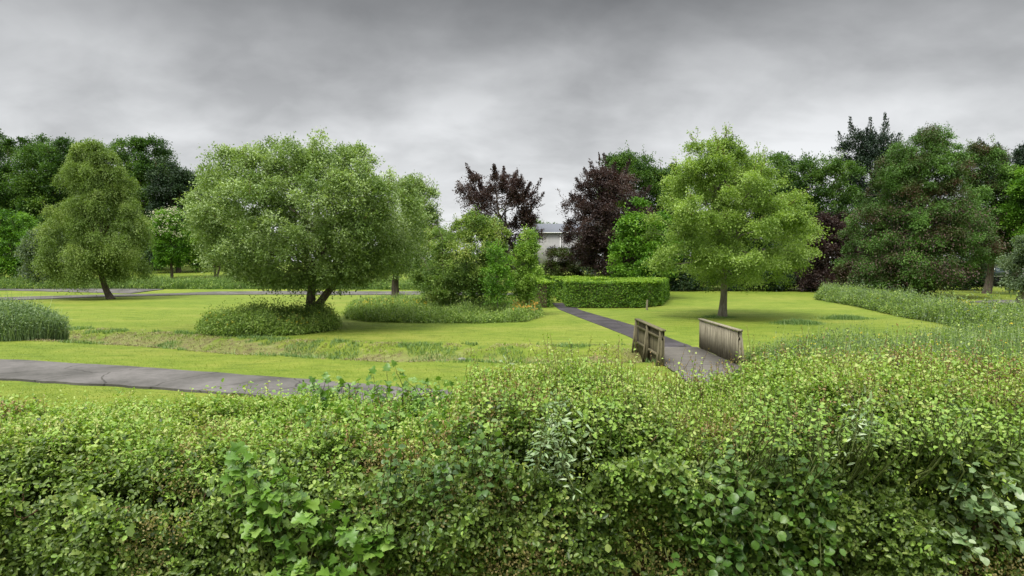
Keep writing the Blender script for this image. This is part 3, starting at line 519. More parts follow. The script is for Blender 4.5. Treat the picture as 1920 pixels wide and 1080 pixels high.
# ------------------------------------------------------------------ clipped square hedge
def box_hedge():
    global rng; rng = np.random.default_rng(80)
    root = empty('clipped_hedge', (8, 46, 0), 'square clipped hornbeam hedge with a flat bright top and an entrance gap', 'hedge')
    Ht = 1.92
    # walls as thick lines (x0,y0,x1,y1,thickness)
    walls = [(1.55, 45.4, 2.0, 45.4, 2.2), (1.7, 46, 2.0, 66, 2.2), (5.1, 45.4, 8.9, 45.4, 2.2), (8.9, 45.4, 10.4, 47.0, 2.2), (10.4, 47.0, 13.1, 55.5, 2.2), (13.1, 55.5, 13.6, 64, 2.2), (1.6, 66, 13.6, 66, 2.2),
             (4.9, 52, 10.6, 52, 2.2), (4.9, 59, 11.6, 59, 2.2), (5.1, 46, 5.1, 50, 1.8)]
    side, top, core = Soup(), Soup(), Soup()
    for (x0, y0, x1, y1, th) in walls:
        a, b = np.array([x0, y0]), np.array([x1, y1]); Ln = np.linalg.norm(b - a); d = (b - a) / Ln; n_ = np.array([-d[1], d[0]])
        far = 1 if y0 < 50 else .4
        n = int(Ln * 2 * Ht * 900 * far); u = rng.uniform(-th * .5, Ln + th * .5, n); z = rng.uniform(.08, Ht, n); sd_ = rng.choice([-1, 1], n)
        # rounded ends
        off = th / 2 * np.sqrt(np.clip(1 - (np.clip(np.maximum(-u, u - Ln), 0, None) / (th * .5)) ** 2, 0, 1)) - rng.exponential(.07, n) + .09 * vnoise(u * 1.3, z * 1.6, x0) + .05 * vnoise(u * 4.3, z * 5, x0)
        P = np.stack([a[0] + d[0] * u + n_[0] * off * sd_, a[1] + d[1] * u + n_[1] * off * sd_, z], -1)
        N_ = np.stack([n_[0] * sd_, n_[1] * sd_, np.full(n, .35)], -1)
        leaves(side, P, rng.normal(size=P.shape) * .8 + N_ * .3 + [0, 0, -.2], N_ + rng.normal(size=P.shape) * .5, .11 / far ** .5, .075 / far ** .5, rng.random(n))
        n = int((Ln + th) * th * 700 * far); u = rng.uniform(-th * .5, Ln + th * .5, n); v = rng.uniform(-1, 1, n) * th / 2 * np.sqrt(np.clip(1 - (np.clip(np.maximum(-u, u - Ln), 0, None) / (th * .5)) ** 2, 0, 1))
        X, Y = a[0] + d[0] * u + n_[0] * v, a[1] + d[1] * u + n_[1] * v
        P = np.stack([X, Y, Ht + .10 * vnoise(X * .8, Y * .8) + .04 * vnoise(X * 3, Y * 3) - rng.exponential(.04, n) + .03 - .12 * (np.abs(v) / (th / 2)) ** 4], -1)
        leaves(top, P, rng.normal(size=P.shape) * [1, 1, .4] + [0, 0, .3], rng.normal(size=P.shape) * .45 + [0, -.2, 1], .12 / far ** .5, .08 / far ** .5, rng.random(n))
        c, e = th / 2 - .3, a - d * (th * .25); f = b + d * (th * .25); q = [e + n_ * c, f + n_ * c, f - n_ * c, e - n_ * c]
        V = [(*p, 0) for p in q] + [(*p, Ht - .22 - .01 * len(core.v)) for p in q]; core.add(V, [[0, 1, 5, 4], [1, 2, 6, 5], [2, 3, 7, 6], [3, 0, 4, 7], [4, 5, 6, 7]])
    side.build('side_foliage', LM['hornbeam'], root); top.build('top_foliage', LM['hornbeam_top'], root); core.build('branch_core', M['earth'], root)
box_hedge()

# ------------------------------------------------------------------ buildings
def box(s, x0, x1, y0, y1, z0, z1):
    V = [(x0, y0, z0), (x1, y0, z0), (x1, y1, z0), (x0, y1, z0), (x0, y0, z1), (x1, y0, z1), (x1, y1, z1), (x0, y1, z1)]
    s.add(V, [[0, 1, 5, 4], [1, 2, 6, 5], [2, 3, 7, 6], [3, 0, 4, 7], [4, 5, 6, 7], [3, 2, 1, 0]])
def part(name, mat, root, *boxes):
    s = Soup()
    for b in boxes: box(s, *b)
    return s.build(name, M[mat], root)
def house():
    D = 125; g = 3.0; xl, xr = at(1004, 0, D).x, at(1120, 0, D).x; ze, zr = at(0, 436, D).z, at(0, 417, D).z
    r = empty('house', ((xl + xr) / 2, D, g - 1), 'pale rendered house with a grey slate roof seen between the copper beeches', 'house')
    part('wall', 'render_wall', r, (xl, xr, D, D + 8, g - 1.2, ze))
    s = Soup(); ym = D + 4
    V = [(xl - .3, D - .4, ze - .02), (xr + .3, D - .4, ze - .02), (xr + .3, ym, zr), (xl - .3, ym, zr), (xr + .3, D + 8.4, ze - .02), (xl - .3, D + 8.4, ze - .02)]
    s.add(V, [[0, 1, 2, 3], [3, 2, 4, 5], [0, 3, 5, 0], [1, 4, 2, 1]]); s.build('roof', M['slate'], r)
    part('gutter', 'white_paint', r, (xl - .3, xr + .3, D - .52, D - .38, ze - .12, ze + .03))
    for px in (1098,):
        x = at(px, 0, D).x; w_ = part('window', 'white_paint', r, (x - .5, x + .5, D - .06, D + .02, ze - 2.0, ze - .7)); w_2 = Soup(); box(w_2, x - .42, x + .42, D - .09, D - .055, ze - 1.92, ze - .78)
        p = w_2.build('pane', M['glass']); p.parent = w_; p.matrix_parent_inverse.identity(); p.location = -Vector(r.location)
    x = at(1052, 0, D).x; part('downpipe', 'white_paint', r, (x - .08, x + .08, D - .2, D - .05, g - 1, ze - .1))
    part('extension_wall', 'render_wall', r, (at(1028, 0, D).x, at(1085, 0, D).x, D - 3, D - .003, g - 1.2, ze - 3.4))
    part('extension_roof', 'slate', r, (at(1026, 0, D).x, at(1087, 0, D).x, D - 3.3, D - .003, ze - 3.4, ze - 3.15))
house()
def low_wall():
    D = 88; x0, x1 = at(1800, 0, D).x, at(1990, 0, D).x
    r = empty('garden_wall', (at(1870, 0, D).x, D, 0), 'low dark wall with a white coping at the far right behind the lawn', 'wall')
    z = at(0, 519, D).z; part('wall', 'dark_wall', r, (x0, x1, D, D + .3, -.1, z)); part('coping', 'white_paint', r, (x0 - .05, x1 + .05, D - .06, D + .36, z + .003, z + .14))
    D = 96; x0, x1 = at(1835, 0, D).x, at(1990, 0, D).x; zt = at(0, 492, D).z
    r = empty('house', (x0, D, 0), 'low pale building with blue grey windows behind the low dark wall', 'house')
    part('wall', 'render_wall', r, (x0, x1, D, D + 6, -.1, zt)); part('roof', 'slate', r, (x0 - .3, x1 + .3, D - .4, D + 6.4, zt + .002, zt + .35))
    for k in range(4): w_ = part('window', 'glass', r, (x0 + .8 + k * 2.6, x0 + 2.8 + k * 2.6, D - .05, D + .03, 1.2, 2.6))
low_wall()

# ------------------------------------------------------------------ bridge
def obox(s, c, size, rz=0, rx=0, ry=0, R=.5):
    from mathutils import Euler
    m = np.array(Euler((rx, ry, rz)).to_matrix()); h = np.array(size) / 2
    V = np.array([(a, b, e) for e in (-1, 1) for a, b in ((-1, -1), (1, -1), (1, 1), (-1, 1))]) * h
    s.add(V @ m.T + np.array(c), [[0, 1, 5, 4], [1, 2, 6, 5], [2, 3, 7, 6], [3, 0, 4, 7], [4, 5, 6, 7], [3, 2, 1, 0]], R)
def bridge():
    global rng; rng = np.random.default_rng(90)
    y0, y1 = 19.0, 22.9; xl, xr = 4.76, 7.06
    r = empty('footbridge', (6, 21, 0), 'small wooden footbridge with two boarded parapets over the ditch', 'bridge')
    s = Soup(); n = 30
    for i in range(n):
        yy = y0 - 1.0 + (y1 - y0 + 1.2) * (i + .5) / n; obox(s, (5.91, yy, .03 + rng.uniform(-.004, .004)), (2.26, (y1 - y0 + 1.2) / n - .012, .05))
    s.build('deck', M['deck'], r)
    s = Soup(); [obox(s, (x, 20.95, -.12), (.16, 5, .22)) for x in (5.1, 6.0, 6.95)]; s.build('beam', M['mossy_wood'], r)
    for side, x, mat in ((-1, xl, 'mossy_wood'), (1, xr, 'weathered_wood')):
        p = Soup(); nb = 24; Ls = y1 - y0
        for i in range(nb):
            zb = -.32 if side < 0 else .06; obox(p, (x, y0 + Ls * (i + .5) / nb, (1.08 + zb) / 2), (.022, Ls / nb - .012, 1.08 - zb + rng.uniform(-.01, .01)), rz=rng.uniform(-.02, .02), R=rng.random())
        par = p.build('parapet', M[mat], r)
        def sub(name, fn, m=mat):
            q = Soup(); fn(q); o = q.build(name, M[m]); o.parent = par; o.location = -Vector(r.location); return o
        sub('handrail', lambda q: obox(q, (x + side * .05, (y0 + y1) / 2, 1.125), (.17, Ls + .14, .05)))
        sub('rail', lambda q: obox(q, (x + side * .047, (y0 + y1) / 2, .86), (.06, Ls - .02, .10)))
        sub('rail', lambda q: obox(q, (x + side * .047, (y0 + y1) / 2, .26), (.06, Ls - .02, .10)))
        for yy in (y0 + .06, (y0 + y1) / 2, y1 - .06):
            sub('post', lambda q: obox(q, (x + side * .09, yy, .42), (.10, .10, 1.34)))
            a = .10; sub('brace', lambda q: obox(q, (x + side * .19, yy, .30), (.06, .08, 1.15), ry=-side * a))
bridge()
_s = Soup(); p = gp(1213, 581); tube(_s, [(p[0], p[1], -.05), (p[0], p[1], .35), (p[0] + .02, p[1], .68)], [.075, .07, .065], 8, jit=.04)
tube(_s, [(p[0] + .02, p[1], .675), (p[0] + .02, p[1], .70)], [.066, .01], 8)
tag(_s.build('post', M['weathered_wood'], loc=(p[0], p[1], 0)), 'short wooden marker post on the lawn before the square hedge', 'post')

# ------------------------------------------------------------------ ground plants
def inpoly(x, y, P):
    r = np.zeros(x.shape, bool); j = len(P) - 1
    for i in range(len(P)):
        xi, yi = P[i]; xj, yj = P[j]
        c = ((yi > y) != (yj > y)) & (x < (xj - xi) * (y - yi) / (yj - yi + 1e-12) + xi); r ^= c; j = i
    return r
def scatter(P, n):
    P = np.array(P); x = rng.uniform(P[:, 0].min(), P[:, 0].max(), n * 4); y = rng.uniform(P[:, 1].min(), P[:, 1].max(), n * 4)
    k = inpoly(x, y, P); return x[k][:n], y[k][:n]
def blades(s, x, y, h, wd, lean=.35, tone=None, z=None):
    n = len(x); z = hz(x, y) if z is None else z; b = np.stack([x, y, z - .02], -1); a = rng.uniform(0, 6.283, n); h = np.broadcast_to(h, (n,)) * rng.uniform(.45, 1.2, n) * np.where(rng.random(n) < .06, 1.4, 1)
    d = np.stack([np.cos(a), np.sin(a), 0 * a], -1); sd_ = np.stack([-np.sin(a), np.cos(a), 0 * a], -1) * (wd / 2); l = (rng.uniform(.1, 1, n) * lean * h)[:, None]
    h = h[:, None]; u = np.array([0, 0, 1.0]); m = b + u * h * .55 + d * l * .35; t = b + u * h + d * l
    V = np.stack([b - sd_, b + sd_, m + sd_ * .8, m - sd_ * .8, t + sd_ * .15, t - sd_ * .15], 1)
    q = np.arange(n)[:, None] * 6; tone = rng.random(n) if tone is None else tone
    s.add(V, np.concatenate([q + np.array([[0, 1, 2, 3]]), q + np.array([[3, 2, 4, 5]])]), np.concatenate([tone, tone]))
def herbs(s, x, y, h, leaf, k=9, spread=.12):
    n = len(x); z = hz(x, y); h = np.broadcast_to(h, (n,)) * rng.uniform(.5, 1.2, n) * np.where(rng.random(n) < .10, 1.45, 1); t = rng.uniform(.15, 1, (n, k))
    P = np.stack([x[:, None] + rng.normal(size=(n, k)) * spread, y[:, None] + rng.normal(size=(n, k)) * spread, z[:, None] + h[:, None] * t], -1).reshape(-1, 3); m = len(P)
    tone = np.clip(np.repeat(rng.random(n), k) * .5 + rng.random(m) * .5, 0, 1)
    leaves(s, P, rng.normal(size=P.shape) + [0, 0, .5], rng.normal(size=P.shape) * .5 + [0, -.2, .9], leaf * rng.uniform(.6, 1.3, m), leaf * .5, tone)
def petals(s, x, y, z, r): 
    n = len(x); P = np.stack([x, y, z], -1); P = np.repeat(P, 4, 0) + rng.normal(size=(n * 4, 3)) * r * .5
    leaves(s, P, rng.normal(size=P.shape), np.tile([0, -.6, 1.], (n * 4, 1)), r, r * .8, rng.random(n * 4))
def ell(cx, cy, rx, ry_, n=24): return [(cx + rx * math.cos(a) * (1 + .06 * math.sin(3 * a)), cy + ry_ * math.sin(a)) for a in np.linspace(0, 6.28, n, endpoint=False)]
def edgef(x, y, P):
    P = np.array(P + [P[0]]); return np.clip(np.abs(polydist(x, y, P)) / .25, .6, 1)
def patch(name, label, P, items, seed, flowers=()):
    global rng; rng = np.random.default_rng(seed); root = empty(name, (P[0][0], P[0][1], 0), label, 'ground plants'); root['kind'] = 'stuff'
    for kind, leaf, n, h, sz in items:
        s = Soup(); x, y = scatter(P, n); hh = h * edgef(x, y, P) * (1 + .4 * vnoise(x * .7, y * .7, 0, seed) + .35 * vnoise(x * 2.1, y * 1.6, 0, seed + 1))
        if kind == 'g': blades(s, x, y, hh, sz)
        else: herbs(s, x, y, hh, sz)
        s.build('grass' if kind == 'g' else 'weeds', LM[leaf], root)
    for col, n, h, r, sub in flowers:
        s = Soup(); x, y = scatter(sub or P, n); keep = vnoise(x * 1.3, y * 1.3, 0, seed + 2) > -.1; x, y = x[keep], y[keep]; petals(s, x, y, hz(x, y) + h * rng.uniform(.6, 1.15, len(x)), r); s.build('flowers', LM[col], root)
wx = at(530, 0, 31).x
WILLOWP = ell(wx - .3, 29.3, 3.2, 2.5)
patch('weed_patch', 'oval patch of uncut weeds with yellow flowers round the willow trunk', WILLOWP, [('h', 'herb', 11000, .78, .10), ('g', 'darkgrass', 9000, .75, .02)], 101, [('yellow', 220, .82, .045, None)])
T1 = G([(648, 598), (700, 604), (800, 606), (900, 606), (985, 603), (1016, 594), (1010, 582), (900, 572), (760, 568), (660, 572)])
patch('weed_patch', 'long patch of weeds and pale grass under the shrubs right of the willow', T1, [('h', 'herb', 13000, .52, .12), ('g', 'palegrass', 17000, .6, .028)], 102,
      [('orange', 90, .8, .09, G([(960, 600), (1008, 598), (1008, 586), (965, 586)])), ('yellow', 120, .7, .07, G([(660, 590), (800, 592), (800, 580), (680, 580)]))])
RB = G([(1530, 562), (1600, 574), (1700, 596), (1760, 606), (1830, 622), (1900, 640), (2040, 650), (2040, 606), (1950, 606), (1850, 602), (1760, 588), (1690, 571), (1600, 559), (1540, 553)])
patch('tall_grass', 'curving bank of tall pale grass running from the cedar to the right edge', RB, [('g', 'palegrass', 34000, .85, .03), ('h', 'herb', 17000, .8, .13), ('h', 'grey', 7000, .9, .12)], 103,
      [('yellow', 170, .95, .06, G([(1760, 604), (1850, 625), (1880, 600), (1780, 590)])), ('yellow', 120, .8, .05, None)])
RN = [(7.6, 21.5), (9, 22.5), (12, 23), (16, 24.3), (20.5, 27), (26, 30), (32, 30), (26, 14), (14, 11), (8.6, 13), (7.8, 18)]
patch('tall_grass', 'dense tall grass and nettles lining the ditch right of the bridge', RN, [('g', 'darkgrass', 32000, .66, .018), ('h', 'herb', 24000, .66, .085), ('h', 'grey', 13000, .74, .07), ('g', 'palegrass', 42000, .82, .014)], 104, [('yellow', 260, 1.0, .05, None)])
LF = [(-80, 70), (-46, 71), (-30, 71), (-12, 70), (3, 69), (3, 73), (-14, 76), (-30, 77), (-50, 78), (-80, 78)]
patch('tall_grass', 'strip of uncut grass along the far side of the far footpath', LF, [('g', 'darkgrass', 60000, .9, .05), ('h', 'herb', 6000, .8, .22)], 105)
LB = G([(-60, 646), (60, 648), (112, 644), (118, 634), (100, 622), (0, 616), (-60, 616)])
def reedbush():
    global rng; rng = np.random.default_rng(106); x0, y0 = gp(40, 636)
    root = empty('sedge_clump', (x0, y0, 0), 'bushy blue green sedge clump at the left edge of the ditch', 'sedge'); s = Soup()
    P = ell(x0 - 1.6, y0 + .6, 2.9, 1.4); x, y = scatter(P, 9000); e = np.clip(1 - ((x - x0 + 1.2) / 3.0) ** 2 * .8 - ((y - y0 - .6) / 1.4) ** 2 * .5, .15, 1)
    blades(s, x, y, 1.55 * e, .02, lean=.7, z=np.zeros(len(x)) - .15); 
    k = 26000; i = rng.integers(0, len(x), k); PP = np.stack([x[i], y[i], 1.5 * e[i] * rng.uniform(.1, 1.1, k) ** .7], -1) + rng.normal(size=(k, 3)) * .1
    leaves(s, PP, rng.normal(size=PP.shape) + [0, 0, .6], rng.normal(size=PP.shape) * .6 + [0, -.2, .8], .14, .03, rng.random(k)); s.build('leaves', LM['reed'], root)
reedbush()
for i, (px, py, rx, lab) in enumerate([(1497, 607, 1.35, 'left of two low weed tufts on the right lawn'), (1585, 598, 1.5, 'right and farther of two low weed tufts on the right lawn')]):
    rng = np.random.default_rng(110 + i); x0, y0 = gp(px, py); s = Soup(); x, y = x0 + rng.normal(size=2200) * rx * .5, y0 + rng.normal(size=2200) * .35; blades(s, x, y, .22 * np.exp(-((x - x0) / rx) ** 2) + .03, .02, .8)
    tag(s.build('weed_tuft', LM['darkgrass'], loc=(x0, y0, 0)), lab, 'weeds', group='low weed tufts on the right lawn')
rng = np.random.default_rng(113); s = Soup(); x0, y0 = at(1353, 0, 36.6).x, 36.6; x, y = x0 + rng.normal(size=2400) * .8, y0 + rng.normal(size=2400) * .4; blades(s, x, y, .13 * np.exp(-((x - x0) / .8) ** 2) + .02, .02, .8); tag(s.build('grass', LM['darkgrass']), 'ring of longer grass round the foot of the maple', 'grass', kind='stuff')

# mown turf blades on the near lawns and rough growth in the ditch
def turf():
    global rng; rng = np.random.default_rng(120); s = Soup(); n = 170000
    y = 12.5 + 30 * rng.random(n) ** 2; x = rng.uniform(-1, 1, n) * (y * .86 + .5); d = polydist(x, y, DITCH)
    PN = np.array([(-80, 18.0), (-15.4, 18.4), (-10.3, 17.1), (-5.6, 15.7), (-1.3, 14.2), (4, 13.7), (6, 15)]); pd = np.abs(polydist(x, y, PN))
    k = ((d < -1.0) | (d > 2.6)) & (pd > 1.42) & ~((x > 4.3) & (x < 7.6)) & ~((x > 7.4) & (y < 25)); x, y = x[k], y[k]
    blades(s, x, y, .042, .018, .9); tag(s.build('grass', LM['lawnblade']), 'short mown grass blades of the near lawn', 'grass', kind='stuff')
    s = Soup(); s2 = Soup(); n = 60000; u = rng.uniform(-24, 5, n); v = rng.uniform(-1.5, 3.2, n); cy = np.interp(u, DITCH[:, 0], DITCH[:, 1]); yy = cy + v
    m = vnoise(u * .8, yy * 1.1, 0, 44) + .5 * vnoise(u * 2.5, yy * 3, 0, 45); a = m > .22
    blades(s, u[a], yy[a], .14, .02, 1.0); b = (m < -.05) & (rng.random(n) < .7)
    blades(s2, u[b], yy[b], .07, .02, 2.2)
    tag(s.build('ditch_grass', LM['darkgrass']), 'green rough grass tufts on the ditch banks', 'grass', kind='stuff')
    tag(s2.build('cut_straw', LM['straw']), 'dry cut straw lying on the ditch bank', 'straw', kind='stuff')
    s = Soup()
    for i in range(40):
        x_ = rng.uniform(-15, 4.5); y_ = np.interp(x_, DITCH[:, 0], DITCH[:, 1]) + rng.normal(.5, .55); r_ = rng.uniform(.05, .13)
        a = np.linspace(0, 2 * np.pi, 9)[:-1]; q = []
        for zf, rf in ((-.5, .8), (0, 1.0), (.35, .8), (.55, .35)): q.append(np.stack([x_ + r_ * 1.3 * rf * np.cos(a) * rng.uniform(.8, 1.2, 8), y_ + r_ * rf * np.sin(a) * rng.uniform(.8, 1.2, 8), hz1(x_, y_) + r_ * zf + 0 * a], -1))
        V = np.concatenate(q + [np.array([[x_, y_, hz1(x_, y_) + r_ * .6]])]); Q = [[j * 8 + c, j * 8 + (c + 1) % 8, j * 8 + 8 + (c + 1) % 8, j * 8 + 8 + c] for j in range(3) for c in range(8)] + [[24 + c, 24 + (c + 1) % 8, 24 + (c + 2) % 8, 32] for c in range(0, 8, 2)]
        s.add(V, Q)
    tag(s.build('stones', M['stone']), 'grey stones scattered in the ditch bed', 'stones', kind='stuff')
turf()

# ------------------------------------------------------------------ the roadside hedge in front
def hedge_top(x, y):
    return 1.80 + .29 * sstep(-.65, -.2, x) - .14 * sstep(.9, 1.3, x) + .21 * sstep(1.9, 2.6, x) + .06 * vnoise(x * .9, y * .9, 0, 60) + .07 * vnoise(x * 2.3, y * 2.3, 0, 61)
YF, YB = 4.05, 5.6
def hedge_point(x, u, deep):
    """u 0..1 up the face, 1..2 across the top, 2..2.6 down the back; deep = distance below the leaf surface"""
    face_y = YF + .13 * vnoise(x * 1.1, u * 3, 0, 62) + .15 * vnoise(x * 2.7, u * 5, 1, 63)
    yb = YB + .35 * sstep(0, 4, x) + .1 * vnoise(x, 9, 0, 64)
    zt = hedge_top(x, np.clip((u - 1), 0, 1) * 2 + YF); r = .32
    zf = .35 + (zt - .35 - r * .6) * np.clip(u, 0, 1)
    t = np.clip(u - 1, 0, 1); yt = YF + .12 + (yb - YF - .12) * t
    zz = zt - r * .6 * (np.clip(1 - t * 5, 0, 1)) ** 2
    dwn = np.clip(u - 2, 0, 1)
    Y = np.where(u < 1, face_y + deep, np.where(u < 2, yt + deep * .2, yb - deep + .05)); Z = np.where(u < 1, zf, np.where(u < 2, zz - deep, zt - .05 - dwn * 1.6))
    nx = np.stack([0 * x, np.where(u < 1, -1.0, np.where(u < 2, -.25 * (t < .2), .8)), np.where(u < 1, .25, np.where(u < 2, 1.0, .3))], -1)
    return np.stack([x, Y, Z], -1), nx
def front_hedge():
    global rng; rng = np.random.default_rng(200); X0, X1 = -5.9, 6.1
    root = empty('hawthorn_hedge', (0, 4.2, .3), 'thick overgrown hawthorn hedge across the whole foreground', 'hedge')
    # sprigs
    n = 100000; K = 8
    u = np.concatenate([rng.uniform(.30, 1.05, int(n * .46)), rng.uniform(.95, 2.0, int(n * .46)), rng.uniform(2, 2.5, n - 2 * int(n * .46))]); x = rng.uniform(X0, X1, n)
    clump = vnoise(x * 3.1, u * 7, 0, 70) * .5 + vnoise(x * 6.3, u * 15, 3, 71) * .5
    deep = rng.exponential(.06, n) - .11 * clump - .01; gap = vnoise(x * 2.2, u * 5.0, 5, 72)
    keep = (gap < .30 - .28 * sstep(1.2, 4, x) * (u < .8)) | (u > 1.02) | (rng.random(n) < .08); x, u, deep = x[keep], u[keep], deep[keep]; n = len(x)
    P, Nn = hedge_point(x, u, deep); d = norm(Nn * .7 + rng.normal(size=P.shape) * .75 + [0, 0, .25]); ln = rng.uniform(.06, .15, n) * np.where(rng.random(n) < .14, 2.0, 1)
    t = np.linspace(.1, 1, K)[None, :, None]; q = P[:, None] + d[:, None] * ln[:, None, None] * t; q[..., 2] -= .02 * t[..., 0] ** 2
    sidev = norm(np.cross(d, rng.normal(size=d.shape))); alt = np.where(np.arange(K) % 2, 1, -1)[None, :, None]
    ax = (d[:, None] * .6 + sidev[:, None] * alt + rng.normal(size=q.shape) * .35).reshape(-1, 3); q = q.reshape(-1, 3)
    up = (np.repeat(Nn, K, 0) * .5 + [0, -.1, .6] + rng.normal(size=q.shape) * .45); tone = np.clip(np.repeat(rng.random(n) * .6, K) + rng.random(len(q)) * .5 - .05, 0, 1)
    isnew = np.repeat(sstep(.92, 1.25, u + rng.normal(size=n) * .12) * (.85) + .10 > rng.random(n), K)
    # the leaves are 2.5 to 4.5 cm, new ones smaller
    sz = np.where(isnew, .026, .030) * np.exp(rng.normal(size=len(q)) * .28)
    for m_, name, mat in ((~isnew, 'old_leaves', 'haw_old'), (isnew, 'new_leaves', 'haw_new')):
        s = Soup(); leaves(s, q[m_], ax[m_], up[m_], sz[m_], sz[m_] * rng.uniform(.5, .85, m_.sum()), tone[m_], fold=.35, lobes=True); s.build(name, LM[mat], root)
    # inner older leaves closing the depth; their dark tones stand in for shade inside
    n = 50000; u = rng.uniform(.3, 2.3, n); x = rng.uniform(X0, X1, n); g2 = vnoise(x * 2.2, u * 5.0, 5, 72); k_ = (g2 < .30) | (u > 1.02) | (rng.random(n) < .4); x, u = x[k_], u[k_]; n = len(x); P, Nn = hedge_point(x, u, rng.uniform(.16, .5, n)); s = Soup()
    leaves(s, P, rng.normal(size=P.shape), rng.normal(size=P.shape) * .6 + [0, -.2, .8], .05, .04, rng.random(n) * .4); s.build('inner_leaves', LM['haw_old'], root)
    # woody stems
    s = Soup()
    for i in range(330):
        x_ = rng.uniform(X0, X1); y_ = rng.uniform(YF + .35, YB - .3); top = hedge_top(np.array([x_]), np.array([y_]))[0] - .15
        tube(s, bend((x_, y_, .2), (x_ + rng.normal() * .35, np.clip(y_ + rng.normal() * .3, YF + .15, YB), top * rng.uniform(.75, 1)), 7, .35), np.linspace(.02, .006, 7), 5)
    for i in range(420):
        u_ = np.array([rng.uniform(.4, 1.3)]); x_ = np.array([rng.uniform(X0, X1)]); p, _n = hedge_point(x_, u_, np.array([rng.uniform(.0, .12)])); p = p[0]
        tube(s, bend(p, p + rng.normal(size=3) * [.12, .03, .09] , 6, .4), np.linspace(.006, .0025, 6), 4)
    s.build('stems', M['twig'], root)['kind'] = 'stuff'
    # khaki clusters of young haws on the face
    nc = 1200; xc = rng.uniform(X0, X1, nc * 3); uc = rng.uniform(.45, 1.6, nc * 3); kk = vnoise(xc * 1.3, uc * 3, 0, 75) > .12; xc, uc = xc[kk][:nc], uc[kk][:nc]
    P, Nn = hedge_point(xc, uc, np.full(len(xc), -.05)); P = np.repeat(P, 26, 0) + rng.normal(size=(len(xc) * 26, 3)) * [.045, .03, .035]; s = Soup()
    leaves(s, P, rng.normal(size=P.shape), rng.normal(size=P.shape) + [0, -.4, .5], .017, .015, rng.random(len(P)), fold=.6); s.build('haws', LM['khaki'], root)
    # shoots standing out of the top, many with reddish tips
    sh, tp, st = Soup(), Soup(), Soup(); ns = 5600
    x = rng.uniform(X0, X1, ns); u = rng.uniform(1.0, 2.05, ns); P, Nn = hedge_point(x, u, np.zeros(ns)); redn = vnoise(x * 1.1, u * 3, 0, 77)
    hh = rng.uniform(.06, .20, ns) * (1 + .8 * (rng.random(ns) < .12)) * (.75 + .75 * sstep(-1.2, 1, x)) ; dd = norm(rng.normal(size=(ns, 3)) * .25 + [0, 0, 1]); K = 10
    for i in range(ns): tube(st, [P[i] - dd[i] * .05, P[i] + dd[i] * hh[i]], [.0028, .0012], 3)
    t = np.linspace(.1, 1, K)[None, :, None]; q = (P[:, None] + dd[:, None] * hh[:, None, None] * t).reshape(-1, 3); rd = (np.repeat(redn, K) + np.tile(t.ravel(), ns) * .5 + rng.normal(size=len(q)) * .15) > .36
    ax = rng.normal(size=q.shape) + [0, 0, .6]; up = rng.normal(size=q.shape) * .5 + [0, 0, .9]; sz = .028 * rng.uniform(.6, 1.2, len(q)); tn = np.clip(.45 + rng.random(len(q)) * .6, 0, 1)
    leaves(sh, q[~rd], ax[~rd], up[~rd], sz[~rd], sz[~rd] * .7, tn[~rd], lobes=True); leaves(tp, q[rd], ax[rd], up[rd], sz[rd] * .9, sz[rd] * .5, rng.random(rd.sum()), lobes=True)
    sh.build('shoot_leaves', LM['haw_new'], root); tp.build('red_tips', LM['haw_red'], root); st.build('shoot_stems', M['twig'], root)['kind'] = 'stuff'
front_hedge()

# broad leaved plants growing through the hedge
def lobed(s, P, axis, up, size, tone, kind):
    """broad leaf: palmate (sycamore) or oval with a point (hazel), with folded halves and a drooping tip"""
    if kind == 'palm': pr = [(0, .0), (.02, .30), (-.05, .52), (.25, .34), (.42, .62), (.55, .36), (.62, .26), (.82, .30), (1.0, 0)]
    elif kind == 'oval': pr = [(0, 0), (.10, .22), (.28, .38), (.52, .42), (.74, .33), (.9, .16), (1.0, 0)]
    else: pr = [(0, 0), (.15, .07), (.4, .12), (.65, .10), (.85, .05), (1.0, 0)]
    pr = np.array(pr); m = len(pr); ax = norm(axis); sd_ = norm(np.cross(ax, up)); nn = np.cross(sd_, ax); size = np.asarray(size)[:, None, None]
    a, w_ = pr[:, 0][None, :, None], pr[:, 1][None, :, None]; dr = -.18 * a ** 2 * nn[:, None]
    mid = P[:, None] + (ax[:, None] * np.clip(a, 0, 1) + dr) * size; wav = .06 * rng.normal(size=(len(P), m, 1))
    Lf = P[:, None] + (ax[:, None] * a + sd_[:, None] * w_ + nn[:, None] * (w_ * .3 + wav * (w_ > .05)) + dr) * size
    Rt = P[:, None] + (ax[:, None] * a - sd_[:, None] * w_ + nn[:, None] * (w_ * .3 - wav * (w_ > .05)) + dr) * size
    V = np.concatenate([mid, Lf, Rt], 1); b = np.arange(len(P))[:, None, None] * 3 * m; j = np.arange(m - 1)[None, :, None]
    Q1 = b + np.concatenate([j, j + 1, m + j + 1, m + j], -1); Q2 = b + np.concatenate([j + 1, j, 2 * m + j, 2 * m + j + 1], -1)
    s.add(V, np.concatenate([Q1.reshape(-1, 4), Q2.reshape(-1, 4)]), np.tile(np.repeat(tone, m - 1), 2))
